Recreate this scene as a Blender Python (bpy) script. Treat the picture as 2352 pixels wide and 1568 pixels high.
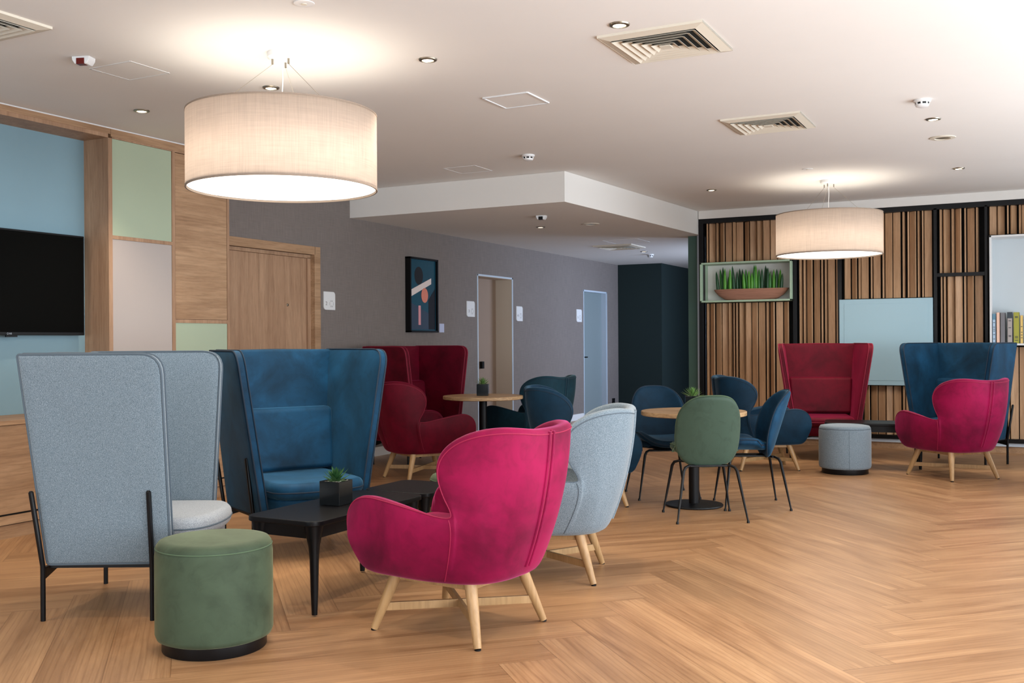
import bpy, bmesh, math, random
from mathutils import Vector, Matrix
random.seed(7)
for o in list(bpy.data.objects): bpy.data.objects.remove(o)
SC = bpy.context.scene
COL = SC.collection
R = math.radians
PI = math.pi

# ---------------------------------------------------------------- camera
YAW, ROLL, FPX, EYE = R(27.55), R(-0.35), 2308.0, 1.29
cam = bpy.data.cameras.new('camera'); co = bpy.data.objects.new('camera', cam); COL.objects.link(co)
cam.sensor_width = 36; cam.lens = FPX/2352*36; cam.clip_start = .05; cam.clip_end = 200
CM = Matrix.Rotation(YAW, 3, 'Z') @ Matrix.Rotation(PI/2, 3, 'X') @ Matrix.Rotation(ROLL, 3, 'Z')
co.matrix_world = Matrix.Translation((0, 0, EYE)) @ CM.to_4x4()
SC.camera = co
# ---------------------------------------------------------------- world, exposure
SC.view_settings.view_transform = 'Standard'; SC.view_settings.look = 'None'
SC.view_settings.gamma = 1; SC.view_settings.use_curve_mapping = False
SC.view_settings.exposure = 0.0
w = bpy.data.worlds.new('sky'); SC.world = w; w.use_nodes = True
w.node_tree.nodes['Background'].inputs[0].default_value = (.72, .86, 1, 1)
w.node_tree.nodes['Background'].inputs[1].default_value = 1.0
# ---------------------------------------------------------------- daylight at the windows, added upward fill
def area(name, loc, rot, sx, sy, power, col, spread=180):
    l = bpy.data.lights.new(name, 'AREA'); l.shape = 'RECTANGLE'; l.size = sx; l.size_y = sy
    l.energy = power; l.color = col; l.spread = R(spread)
    o = bpy.data.objects.new(name, l); COL.objects.link(o); o.location = loc; o.rotation_euler = rot
    return o
DAY = (.80, .91, 1.0)
for i, (y0, y1) in enumerate([(-1.6, 1.4), (2.0, 5.0), (5.6, 8.6), (9.2, 11.8)]):
    area('daylight_side', (2.22, (y0+y1)/2, 1.55), (R(90), 0, R(90)), y1-y0, 2.3, (y1-y0)*2.3*(18, 17, 12, 8)[i], DAY)
    area('ceiling_fill', (2.26, (y0+y1)/2, 1.2), (R(128), 0, R(90)), y1-y0, 1.6, (y1-y0)*2.3*(20, 18, 11, 5)[i], (.93, .96, 1))  # added lamps tilted up to brighten the ceiling, like daylight off the ground
for i, (x0, x1) in enumerate([(-5.6, -2.4), (-1.8, 1.0)]):
    area('daylight_rear', ((x0+x1)/2, -3.22, 1.55), (R(90), 0, R(0)), x1-x0, 2.3, (x1-x0)*2.3*(15, 4)[i], DAY)
area('daylight_corridor', (-2.02, 15.2, 1.55), (R(90), 0, R(90)), 1.9, 1.7, 100, (.60, .74, 1.0), 110)

# ---------------------------------------------------------------- helpers
def lin(h):
    if isinstance(h, str): h = tuple(int(h[i:i+2], 16) for i in (0, 2, 4))
    return tuple((c/255/12.92 if c/255 <= .04045 else ((c/255+.055)/1.055)**2.4) for c in h)+(1,)
def ray(px, py): return CM @ Vector(((px-1176)/FPX, (784-py)/FPX, -1))
ORG = Vector((0, 0, EYE))
def atx(px, py, x): d = ray(px, py); return ORG + d*(x/d.x)
def aty(px, py, y): d = ray(px, py); return ORG + d*(y/d.y)
def WC(lat, dep, z=0): return Vector((lat*math.cos(YAW)-dep*math.sin(YAW), lat*math.sin(YAW)+dep*math.cos(YAW), z))
def face_rot(deg): return R(deg)+YAW-PI/2            # things are built facing +Y

class MB:
    def __init__(s): s.v = []; s.f = []; s.uv = None
    def add(s, vs, fs):
        o = len(s.v); s.v += [tuple(v) for v in vs]; s.f += [[i+o for i in f] for f in fs]; return s
    def box(s, x0, x1, y0, y1, z0, z1):
        return s.add([(x, y, z) for z in (z0, z1) for y in (y0, y1) for x in (x0, x1)],
                     [(0, 2, 3, 1), (4, 5, 7, 6), (0, 1, 5, 4), (2, 6, 7, 3), (0, 4, 6, 2), (1, 3, 7, 5)])
    def cbox(s, c, sz, rot=None):
        rot = rot or Matrix.Identity(3); c = Vector(c)
        vs = [c + rot @ Vector((x*sz[0]/2, y*sz[1]/2, z*sz[2]/2)) for z in (-1, 1) for y in (-1, 1) for x in (-1, 1)]
        return s.add(vs, [(0, 2, 3, 1), (4, 5, 7, 6), (0, 1, 5, 4), (2, 6, 7, 3), (0, 4, 6, 2), (1, 3, 7, 5)])
    def bar(s, p, q, wd, ht, up=(0, 0, 1), w2=None, h2=None):
        p = Vector(p); q = Vector(q); d = (q-p).normalized(); up = Vector(up)
        sd = d.cross(up).normalized(); u = sd.cross(d).normalized()
        w2 = w2 or wd; h2 = h2 or ht
        vs = [p-sd*wd/2-u*ht/2, p+sd*wd/2-u*ht/2, p+sd*wd/2+u*ht/2, p-sd*wd/2+u*ht/2,
              q-sd*w2/2-u*h2/2, q+sd*w2/2-u*h2/2, q+sd*w2/2+u*h2/2, q-sd*w2/2+u*h2/2]
        return s.add(vs, [(0, 1, 2, 3), (7, 6, 5, 4), (0, 4, 5, 1), (1, 5, 6, 2), (2, 6, 7, 3), (3, 7, 4, 0)])
    def tube(s, pts, rad, n=12, closed=False, cap=True):
        pts = [Vector(p) for p in pts]; m = len(pts)
        if not hasattr(rad, '__len__'): rad = [rad]*m
        tang = []
        for i in range(m):
            a = pts[(i-1) % m] if (closed or i > 0) else pts[i]
            b = pts[(i+1) % m] if (closed or i < m-1) else pts[i]
            tang.append((b-a).normalized())
        ref = Vector((0, 0, 1)) if abs(tang[0].z) < .9 else Vector((1, 0, 0))
        u = tang[0].cross(ref).normalized(); vs = []; fs = []
        for i in range(m):
            u = (u - tang[i]*u.dot(tang[i])).normalized(); v = tang[i].cross(u)
            for k in range(n):
                an = 2*PI*k/n; vs.append(pts[i]+(u*math.cos(an)+v*math.sin(an))*rad[i])
        for i in range(m if closed else m-1):
            for k in range(n):
                a = i*n+k; b = i*n+(k+1) % n; c = ((i+1) % m)*n+(k+1) % n; d = ((i+1) % m)*n+k
                fs.append((a, b, c, d))
        if cap and not closed:
            fs.append(tuple(range(n))[::-1]); fs.append(tuple(range((m-1)*n, m*n)))
        return s.add(vs, fs)
    def lathe(s, prof, n=48, c=(0, 0, 0), cap=True):
        vs = []; fs = []; m = len(prof)
        for (r, z) in prof:
            for k in range(n):
                an = 2*PI*k/n; vs.append((c[0]+r*math.cos(an), c[1]+r*math.sin(an), c[2]+z))
        for i in range(m-1):
            for k in range(n):
                fs.append((i*n+k, i*n+(k+1) % n, (i+1)*n+(k+1) % n, (i+1)*n+k))
        if cap: fs.append(tuple(range(n))[::-1]); fs.append(tuple(range((m-1)*n, m*n)))
        return s.add(vs, fs)
    def prism(s, out, z0, z1):
        n = len(out); vs = [(x, y, z0) for x, y in out]+[(x, y, z1) for x, y in out]
        fs = [tuple(range(n))[::-1], tuple(range(n, 2*n))]+[(i, (i+1) % n, n+(i+1) % n, n+i) for i in range(n)]
        return s.add(vs, fs)
    def build(s, name, mat, parent=None, bevel=0, seg=3, smooth=True, subsurf=0, solid=None, ang=38, weld=False):
        me = bpy.data.meshes.new(name); me.from_pydata(s.v, [], s.f); me.update()
        bm = bmesh.new(); bm.from_mesh(me)
        if weld: bmesh.ops.remove_doubles(bm, verts=bm.verts, dist=1e-4)
        bmesh.ops.recalc_face_normals(bm, faces=bm.faces)
        if bevel:
            es = [e for e in bm.edges if len(e.link_faces) == 2 and e.calc_face_angle(0) > R(32)]
            bmesh.ops.bevel(bm, geom=es, offset=bevel, segments=seg, profile=.5, affect='EDGES', clamp_overlap=True)
        bm.to_mesh(me); bm.free()
        for p in me.polygons: p.use_smooth = smooth
        if smooth: me.set_sharp_from_angle(angle=R(ang))
        me.materials.append(mat)
        o = bpy.data.objects.new(name, me); COL.objects.link(o)
        if parent: o.parent = parent
        if solid:
            md = o.modifiers.new('thick', 'SOLIDIFY'); md.thickness = solid; md.offset = -1; md.use_even_offset = False
        if subsurf:
            md = o.modifiers.new('round', 'SUBSURF'); md.levels = subsurf; md.render_levels = subsurf
        if bevel and not subsurf:
            md = o.modifiers.new('shade', 'WEIGHTED_NORMAL'); md.keep_sharp = True
        return o
def tag(o, label=None, cat=None, group=None, kind=None):
    for k, v in (('label', label), ('category', cat), ('group', group), ('kind', kind)):
        if v: o[k] = v
    return o
def thing(name, loc, rz, label, cat, group=None):
    o = bpy.data.objects.new(name, None); COL.objects.link(o); o.empty_display_size = .1
    o.location = loc; o.rotation_euler = (0, 0, rz); tag(o, label, cat, group); return o
def struct(name, mb, mat, **k):
    o = mb.build(name, mat, **k); o['kind'] = 'structure'; return o
def copy_tree(o, parent=None, swap=None):
    c = o.copy(); COL.objects.link(c); c.parent = parent
    if swap and c.type == 'MESH':
        for s in c.material_slots:
            if s.material in swap:
                m = swap[s.material]; s.link = 'OBJECT'; s.material = m
    for ch in list(o.children): copy_tree(ch, c, swap)
    return c
def dup(o, loc, rz, label, group=None, swap=None):
    c = copy_tree(o, None, swap); c.location = loc; c.rotation_euler = (0, 0, rz); c['label'] = label
    if group: c['group'] = group
    return c

# ---------------------------------------------------------------- materials
class NT:
    def __init__(s, name):
        s.m = bpy.data.materials.new(name); s.m.use_nodes = True; s.t = s.m.node_tree
        s.b = s.t.nodes['Principled BSDF']
    def n(s, typ, **k):
        nd = s.t.nodes.new(typ)
        for a, v in k.items():
            if a in nd.inputs: nd.inputs[a].default_value = v
            else: setattr(nd, a, v)
        return nd
    def l(s, a, b): s.t.links.new(a, b)
    def set(s, **k):
        for a, v in k.items(): s.b.inputs[a.replace('_', ' ')].default_value = v
    def coord(s, scale=(1, 1, 1), which='Object', rot=(0, 0, 0)):
        tc = s.n('ShaderNodeTexCoord'); mp = s.n('ShaderNodeMapping')
        mp.inputs['Scale'].default_value = scale; mp.inputs['Rotation'].default_value = rot
        s.l(tc.outputs[which], mp.inputs[0]); return mp.outputs[0]
    def noise(s, vec, scale=5, detail=4, rough=.5, dist=0):
        nd = s.n('ShaderNodeTexNoise'); nd.inputs['Scale'].default_value = scale; nd.inputs['Detail'].default_value = detail
        nd.inputs['Roughness'].default_value = rough; nd.inputs['Distortion'].default_value = dist
        s.l(vec, nd.inputs['Vector']); return nd.outputs['Fac']
    def ramp(s, fac, stops):
        r = s.n('ShaderNodeValToRGB'); s.l(fac, r.inputs[0]); el = r.color_ramp.elements
        while len(el) < len(stops): el.new(.5)
        for e, (p, c) in zip(el, stops): e.position = p; e.color = c
        return r.outputs[0]
    def mix(s, fac, a, b, mode='MIX'):
        m = s.n('ShaderNodeMix'); m.data_type = 'RGBA'; m.blend_type = mode
        for sock, v in ((m.inputs[0], fac), (m.inputs[6], a), (m.inputs[7], b)):
            if isinstance(v, (int, float)): sock.default_value = v
            elif isinstance(v, tuple): sock.default_value = v
            else: s.l(v, sock)
        return m.outputs[2]
    def bump(s, h, strength=.2, dist=.01):
        b = s.n('ShaderNodeBump'); b.inputs['Strength'].default_value = strength; b.inputs['Distance'].default_value = dist
        s.l(h, b.inputs['Height']); s.l(b.outputs[0], s.b.inputs['Normal'])
def sc(c, k): return tuple(min(1, x*k) for x in c[:3])+(1,)
def plain(name, col, rough=.5, metal=0, **k):
    t = NT(name); t.set(Base_Color=lin(col), Roughness=rough, Metallic=metal, **k)
    return t.m
def paint(name, col, rough=.6, var=.04):
    t = NT(name); c = lin(col); v = t.coord(); nz = t.noise(v, 1.3, 5, .6)
    t.l(t.ramp(nz, [(.3, sc(c, 1-var)), (.7, sc(c, 1+var))]), t.b.inputs['Base Color'])
    n2 = t.noise(v, 260, 2); t.bump(n2, .03, .002); t.set(Roughness=rough); return t.m
def velvet(name, col, sheen, dark=.5, light=1.5, rough=.62):
    t = NT(name); c = lin(col); v = t.coord()
    n1 = t.noise(v, 2.6, 6, .6, .5); n2 = t.noise(v, 13, 5, .6, .7)
    a = t.ramp(n1, [(.32, sc(c, dark)), (.5, c), (.68, sc(c, light))])
    b = t.ramp(n2, [(.3, (.8, .8, .8, 1)), (.5, (1, 1, 1, 1)), (.68, (1.0, 1.0, 1.0, 1))])
    t.l(t.mix(1, a, b, 'MULTIPLY'), t.b.inputs['Base Color'])
    t.set(Roughness=rough, Sheen_Weight=.55, Sheen_Roughness=.38, Sheen_Tint=lin(sheen), Specular_IOR_Level=.15)
    n3 = t.noise(v, 420, 2); t.bump(n3, .08, .001); return t.m
def felt(name, c1, c2, c3, scale=420):
    t = NT(name); v = t.coord((1, 1, .8)); n1 = t.noise(v, scale, 3, .7, .6)
    t.l(t.ramp(n1, [(.36, lin(c1)), (.5, lin(c2)), (.66, lin(c3))]), t.b.inputs['Base Color'])
    t.set(Roughness=.95, Sheen_Weight=.25, Sheen_Roughness=.5, Specular_IOR_Level=.1); t.bump(n1, .25, .002); return t.m
def wood(name, c1, c2, c3, axis='z', k=1.0, rough=.5, ring=.35):
    t = NT(name); s = {'x': (.09, 1, 1), 'y': (1, .09, 1), 'z': (1, 1, .09)}[axis]
    v = t.coord(tuple(q*k for q in s)); n1 = t.noise(v, 14, 6, .6, .5); n2 = t.noise(v, 75, 4, .65, .2); n3 = t.noise(v, 3.2, 3, .5, .3)
    w_ = t.n('ShaderNodeTexWave'); w_.wave_type = 'BANDS'; w_.bands_direction = {'x': 'Z', 'y': 'Z', 'z': 'X'}[axis]
    w_.inputs['Scale'].default_value = 9; w_.inputs['Distortion'].default_value = 16; w_.inputs['Detail'].default_value = 3
    w_.inputs['Detail Scale'].default_value = .9; t.l(v, w_.inputs['Vector'])
    a = t.ramp(n1, [(.3, lin(c1)), (.52, lin(c2)), (.72, lin(c3))])
    b = t.ramp(w_.outputs[1], [(0, (1-ring*.55,)*3+(1,)), (.35, (1, 1, 1, 1)), (1, (1, 1, 1, 1))])
    c = t.ramp(n2, [(.35, (.86, .84, .82, 1)), (.55, (1, 1, 1, 1))])
    d = t.ramp(n3, [(.35, (.86, .84, .83, 1)), (.6, (1, 1, 1, 1))])
    o = t.mix(1, t.mix(1, t.mix(1, a, b, 'MULTIPLY'), c, 'MULTIPLY'), d, 'MULTIPLY')
    t.l(o, t.b.inputs['Base Color']); t.set(Roughness=rough, Specular_IOR_Level=.35); t.bump(n2, .06, .002); return t.m

def emis(name, col, s):
    t = NT(name); t.set(Base_Color=lin(col), Emission_Color=lin(col), Emission_Strength=s); return t.m

M = {}
M['white'] = paint('white plaster', (226, 223, 218), .8, .01)
M['ceiling'] = paint('white ceiling paint', (228, 225, 221), .85, .012)
M['trimwhite'] = plain('white gloss trim', (222, 222, 222), .4)
M['bluewhite'] = plain('pale steel trim', (190, 202, 214), .35)
M['oak_v'] = wood('oak veneer upright', 'A07D62', 'AE8B6E', 'BB987A', 'z', 1, .5, .14)
M['oak_h'] = wood('oak veneer level', 'A07D5E', 'B28F6E', 'C09D7B', 'y', 1, .5, .2)
M['oak_slat'] = wood('oak slat', 'A98462', 'BC9571', 'CCA682', 'z', .8, .5, .12)
M['oak_top'] = wood('pale oak top', 'BE9A70', 'CBA87E', 'D6B68C', 'x', 1.2, .45)
M['beech'] = wood('beech legs', 'A07C52', 'AE8A5E', 'BB976C', 'z', .8, .4, .1)
M['niche'] = paint('soft blue paint', (126, 157, 170), .7, .03)
M['sage'] = paint('sage green laminate', (164, 177, 152), .5, .02)
M['mauve'] = paint('pale mauve laminate', (174, 164, 158), .5, .02)
M['sky_panel'] = paint('light blue laminate', (160, 192, 205), .45, .02)
M['black'] = plain('black lacquer', (9, 9, 11), .38, 0, Specular_IOR_Level=.22)
M['blackmetal'] = plain('black powder coat', (10, 10, 12), .38, .0, Specular_IOR_Level=.25)
M['screen'] = plain('dark screen glass', (8, 8, 7), .5, 0, Specular_IOR_Level=.03)
M['darkgreen'] = paint('deep green paint', (15, 35, 35), .8, .03)
M['green_end'] = paint('grey green paint', (70, 98, 88), .7, .03)
M['charcoal'] = plain('charcoal board', (20, 22, 22), .8)
M['taupe'] = paint('taupe door', (140, 118, 100), .6, .03)
M['beige'] = paint('beige reveal', (190, 175, 158), .7, .02)
M['greydoor'] = paint('pale grey door', (124, 136, 138), .55, .02)
M['blue_v'] = velvet('blue velvet', (14, 53, 79), (104, 152, 182), .5, 1.7)
M['navy_v'] = velvet('navy velvet', (14, 43, 62), (94, 130, 154), .6, 1.4)
M['teal_v'] = velvet('dark teal velvet', (20, 50, 62), (120, 150, 160), .65, 1.35)
M['pink_v'] = velvet('raspberry velvet', (126, 9, 56), (220, 105, 160), .5, 1.5)
M['shaded_pink_v'] = velvet('shaded raspberry velvet', (86, 2, 24), (180, 50, 90), .6, 1.3)  # same raspberry fabric, its dimmer warm light put into the colour
M['green_v'] = velvet('olive green velvet', (66, 79, 62), (165, 165, 130), .62, 1.3)
M['sage_v'] = velvet('sage leatherette', (64, 82, 70), (110, 128, 112), .94, 1.06, .5)
M['felt_b'] = felt('blue grey felt', (82, 97, 106), (112, 126, 136), (150, 163, 172))
M['felt_g'] = felt('light grey felt', (112, 118, 124), (148, 154, 160), (190, 194, 198))
M['felt_c'] = felt('cream grey felt', (130, 126, 120), (168, 162, 154), (200, 194, 186))
M['seam_b'] = plain('dark blue seam', (14, 36, 54), .8)
M['seam_p'] = plain('pink seam', (150, 12, 62), .7)
M['seam_shaded_p'] = plain('shaded pink seam', (120, 8, 40), .8)  # pink seam darkened to go with the shaded velvet
M['seam_g'] = plain('grey seam', (84, 96, 106), .9)
M['seam_gr'] = plain('green seam', (78, 98, 74), .9)
M['leaf'] = velvet('succulent leaf', (40, 78, 42), (120, 170, 100), .55, 1.7, .5)
M['leaf_y'] = velvet('light green leaf', (92, 128, 66), (170, 200, 120), .6, 1.4, .5)
M['pebble'] = plain('pale pebbles', (196, 190, 176), .9)
M['potblack'] = plain('glazed black ceramic', (18, 21, 23), .16)
M['steel'] = plain('satin steel', (150, 142, 128), .3, .9)
M['ventcream'] = plain('cream vent enamel', (214, 206, 190), .5)
M['red_win'] = plain('dark red lens', (92, 14, 8), .2)
M['ink'] = plain('grey ink', (116, 110, 106), .8)
M['diffuser'] = emis('lamp diffuser', (255, 250, 238), 2.2)
M['bulb'] = emis('downlight bulb', (255, 236, 205), 9)

# wallpaper with a linen weave
t = NT('grey linen wallpaper'); v = t.coord((1, 1, 1))
na = t.noise(t.coord((1, 1, .05)), 120, 3); nb = t.noise(t.coord((1, .05, 1)), 120, 3); nc = t.noise(v, 1.2, 4)
c = lin((126, 117, 112))
x = t.mix(1, t.ramp(na, [(.3, sc(c, .88)), (.7, sc(c, 1.1))]), t.ramp(nb, [(.3, (.88,)*3+(1,)), (.7, (1, 1, 1, 1))]), 'MULTIPLY')
t.l(t.mix(1, x, t.ramp(nc, [(.3, (.94, .93, .93, 1)), (.7, (1, 1, 1, 1))]), 'MULTIPLY'), t.b.inputs['Base Color'])
t.set(Roughness=.7, Specular_IOR_Level=.3); M['wallpaper'] = t.m
# pinkish linen lamp shade, lets lamp light through
t = NT('pink linen shade'); na = t.noise(t.coord((1, 1, .03)), 190, 3); nb = t.noise(t.coord((.03, .03, 1)), 190, 3)
c = lin((232, 222, 214))
x = t.mix(1, t.ramp(na, [(.3, sc(c, .9)), (.65, c)]), t.ramp(nb, [(.3, (.92,)*3+(1,)), (.65, (1, 1, 1, 1))]), 'MULTIPLY')
df = t.n('ShaderNodeBsdfDiffuse'); tr = t.n('ShaderNodeBsdfTranslucent'); ms = t.n('ShaderNodeMixShader')
ms.inputs[0].default_value = .78; t.l(x, df.inputs[0]); t.l(x, tr.inputs[0]); t.l(df.outputs[0], ms.inputs[1]); t.l(tr.outputs[0], ms.inputs[2])
t.l(ms.outputs[0], t.t.nodes['Material Output'].inputs[0]); M['shade'] = t.m
M['shadetrim'] = plain('taupe shade binding', (150, 132, 116), .8)
M['shadelining'] = plain('white shade lining', (240, 236, 228), .8)
# herringbone oak planks: UV runs along / across each plank, second map is 0..1 on the plank
t = NT('herringbone oak floor')
uv = t.n('ShaderNodeUVMap'); uv.uv_map = 'grain'; pl = t.n('ShaderNodeUVMap'); pl.uv_map = 'plank'
def mp(scale):
    m_ = t.n('ShaderNodeMapping'); m_.inputs['Scale'].default_value = scale; t.l(uv.outputs[0], m_.inputs[0]); return m_.outputs[0]
n1 = t.noise(mp((.5, 4.5, 1)), 2.0, 5, .55, .9); n2 = t.noise(mp((1.6, 42, 1)), 2.6, 5, .65, .3); n3 = t.noise(mp((.9, 4, 1)), .8, 3, .5, .4)
wv = t.n('ShaderNodeTexWave'); wv.bands_direction = 'Y'; wv.inputs['Scale'].default_value = 2.2; wv.inputs['Distortion'].default_value = 11
wv.inputs['Detail'].default_value = 3; wv.inputs['Detail Scale'].default_value = .55; t.l(mp((.35, 5.5, 1)), wv.inputs['Vector'])
a = t.ramp(n1, [(.25, lin('956C47')), (.45, lin('AE855F')), (.6, lin('BC9269')), (.78, lin('CBA37A'))])
b = t.ramp(n2, [(.3, (.86, .83, .80, 1)), (.52, (1, 1, 1, 1))])
c = t.ramp(wv.outputs[1], [(0, (.86, .83, .80, 1)), (.3, (1, 1, 1, 1))])
d = t.ramp(n3, [(.34, (.84, .82, .80, 1)), (.62, (1, 1, 1, 1))])
x = t.mix(1, t.mix(1, t.mix(1, a, b, 'MULTIPLY'), c, 'MULTIPLY'), d, 'MULTIPLY')
tu = t.n('ShaderNodeUVMap'); tu.uv_map = 'tone'; ts = t.n('ShaderNodeSeparateXYZ'); t.l(tu.outputs[0], ts.inputs[0])
x = t.mix(1, x, t.ramp(ts.outputs[0], [(0, (.84, .82, .80, 1)), (.5, (.97, .95, .94, 1)), (1, (1.0, 1.0, 1.0, 1))]), 'MULTIPLY')
sp = t.n('ShaderNodeSeparateXYZ'); t.l(pl.outputs[0], sp.inputs[0])
def edge(sock, wd):
    m1 = t.n('ShaderNodeMath'); m1.operation = 'SUBTRACT'; t.l(sock, m1.inputs[0]); m1.inputs[1].default_value = .5
    m2 = t.n('ShaderNodeMath'); m2.operation = 'ABSOLUTE'; t.l(m1.outputs[0], m2.inputs[0])
    m3 = t.n('ShaderNodeMath'); m3.operation = 'GREATER_THAN'; t.l(m2.outputs[0], m3.inputs[0]); m3.inputs[1].default_value = .5-wd
    return m3.outputs[0]
mx = t.n('ShaderNodeMath'); mx.operation = 'MAXIMUM'; t.l(edge(sp.outputs[0], .0012), mx.inputs[0]); t.l(edge(sp.outputs[1], .0075), mx.inputs[1])
x = t.mix(mx.outputs[0], x, t.mix(1, x, (.66, .62, .58, 1), 'MULTIPLY'))
t.l(x, t.b.inputs['Base Color']); t.set(Roughness=.36, Specular_IOR_Level=.5); t.bump(n2, .05, .002); M['floor'] = t.m

# ================================================================ room shell
CZ, BZ = 2.95, 2.65
GX, UX, NX = -6.65, -6.28, -6.55     # grey wall, front of the oak wall unit, back of the television niche
SY = 12.6                            # face of the slatted screen
def floor():
    L, wd = 1.75, .25; n = 7
    me = bpy.data.meshes.new('floor'); bm = bmesh.new(); u1 = bm.loops.layers.uv.new('grain'); u2 = bm.loops.layers.uv.new('plank'); u3 = bm.loops.layers.uv.new('tone')
    rot = Matrix.Rotation(R(45), 2); off = Vector((-.5, 0))
    def plank(x0, y0, vert):
        if vert: pts = [(x0, y0), (x0+wd, y0), (x0+wd, y0+L), (x0, y0+L)]
        else: pts = [(x0, y0), (x0+L, y0), (x0+L, y0+wd), (x0, y0+wd)]
        ws = [rot @ Vector(p)+off for p in pts]
        if max(q.x for q in ws) < -8.2 or min(q.x for q in ws) > 3.5 or max(q.y for q in ws) < -3.3 or min(q.y for q in ws) > 22.5: return
        f = bm.faces.new([bm.verts.new((q.x, q.y, 0)) for q in ws]); ou, ov = random.uniform(0, 90), random.uniform(0, 90); tn = (random.random(), random.random())
        uvs = [(0, 0), (L, 0), (L, wd), (0, wd)]
        if vert: uvs = [(0, wd), (0, 0), (L, 0), (L, wd)]
        for lp, (a, b) in zip(f.loops, uvs):
            lp[u1].uv = (a+ou, b+ov); lp[u2].uv = (a/L, b/wd); lp[u3].uv = tn
    for j in range(-12, 13):
        for k in range(-70, 130):
            plank(k*wd+2*n*wd*j, k*wd, False); plank(k*wd+2*n*wd*j, (k+1)*wd, True)
    bm.to_mesh(me); bm.free(); me.materials.append(M['floor'])
    o = bpy.data.objects.new('floor', me); COL.objects.link(o); o['kind'] = 'structure'
    o.location.z = 0
floor()
struct('subfloor', MB().box(-8.3, 3.6, -3.5, 22.6, -.2, -.004), M['charcoal'])
struct('ceiling', MB().box(-8.3, 2.3, -3.5, 22.6, CZ, CZ+.2), M['ceiling'])
struct('ceiling_bulkhead', MB().prism([(-6.9, 8.93), (-4.07, 8.93), (-3.845, 12.62), (-3.845, 12.9), (-3.845, 22.3), (-6.9, 22.3)], BZ, CZ-.001), M['white'], smooth=False)
# left side: oak unit stands in front of this plaster wall; the grey papered wall follows
struct('wall_left', MB().box(-6.95, -6.60, -3.4, 6.78, 0, CZ), M['white'])
D1, D2, D3 = (6.79, 8.30, 2.20), (11.74, 12.77, 2.20), (15.30, 16.33, 2.14)
gw = MB()
gy = [6.78]+[q for d in (D1, D2, D3) for q in d[:2]]+[16.87]
for i in range(0, len(gy), 2): gw.box(GX-.3, GX, gy[i], gy[i+1], 0, CZ)
for d in (D1, D2, D3): gw.box(GX-.3, GX, d[0], d[1], d[2], CZ)
struct('wall_grey', gw, M['wallpaper'], smooth=False)
bb = MB()
for a, b in ((8.39, 11.72), (12.79, 15.28), (16.35, 16.87)): bb.box(GX, GX+.015, a, b, 0, .1)
struct('baseboard_left', bb, M['trimwhite'])
struct('wall_corridor_end', MB().box(-6.9, -5.83, 16.87, 22.3, 0, CZ), M['darkgreen'], smooth=False)
struct('wall_corridor_back', MB().box(-6, 2.2, 22.2, 22.4, 0, CZ), M['darkgreen'], smooth=False)
# corridor side wall with a window behind the slatted screen
struct('wall_corridor_right', MB().box(-2.1, -1.9, 12.95, 14.2, 0, CZ).box(-2.1, -1.9, 16.2, 22.2, 0, CZ).box(-2.1, -1.9, 14.2, 16.2, 0, .65).box(-2.1, -1.9, 14.2, 16.2, 2.45, CZ), M['white'])
# right side wall and rear wall with tall windows (behind the photographer's right shoulder)
YW = [(-1.6, 1.4), (2.0, 5.0), (5.6, 8.6), (9.2, 11.8)]; XW = [(-5.6, -2.4), (-1.8, 1.0)]
rw = MB(); e = [-3.4]+[q for p in YW for q in p]+[22.4]
for i in range(0, len(e), 2): rw.box(2.0, 2.2, e[i], e[i+1], 0, CZ)
for a, b in YW: rw.box(2.0, 2.2, a, b, 0, .4); rw.box(2.0, 2.2, a, b, 2.7, CZ)
struct('wall_right', rw, M['white'])
rw = MB(); e = [-6.95]+[q for p in XW for q in p]+[2.2]
for i in range(0, len(e), 2): rw.box(e[i], e[i+1], -3.2, -3.0, 0, CZ)
for a, b in XW: rw.box(a, b, -3.2, -3.0, 0, .4); rw.box(a, b, -3.2, -3.0, 2.7, CZ)
struct('wall_rear', rw, M['white'])
k = 1
for a, b in YW:
    mb = MB()
    for y in (a, (a+b)/2-.03, b-.06): mb.box(2.06, 2.14, y, y+.06, .4, 2.7)
    for z in (.4, 2.64): mb.box(2.06, 2.14, a, b, z, z+.06)
    struct('window_%d' % k, mb, M['blackmetal']); k += 1
for a, b in XW:
    mb = MB()
    for x in (a, (a+b)/2-.03, b-.06): mb.box(x, x+.06, -3.14, -3.06, .4, 2.7)
    for z in (.4, 2.64): mb.box(a, b, -3.14, -3.06, z, z+.06)
    struct('window_%d' % k, mb, M['blackmetal']); k += 1
mb = MB()
for y in (14.2, 15.17, 16.14): mb.box(-2.03, -1.97, y, y+.06, .65, 2.45)
for z in (.65, 2.39): mb.box(-2.03, -1.97, 14.2, 16.2, z, z+.06)
struct('window_%d' % k, mb, M['trimwhite'])
# partition that carries the slatted screen, its painted end, the white band over it
struct('wall_back', MB().box(-3.84, 2.1, 12.86, 12.96, 0, CZ), M['charcoal'])
struct('wall_pier', MB().box(-4.03, -3.89, 12.72, 12.96, 0, BZ), M['green_end'], smooth=False)
struct('trim_1', MB().box(-3.89, -3.865, 12.66, 12.96, 0, BZ), M['bluewhite'])
struct('trim_2', MB().box(-3.84, 2.0, 12.56, 12.86, 2.845, CZ-.001), M['white'])
struct('trim_3', MB().box(-3.84, 2.0, 12.60, 12.86, 0, .075), M['oak_h'])
struct('trim_4', MB().box(-3.84, 2.0, 12.585, 12.86, .075, .115), M['bluewhite'])

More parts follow.
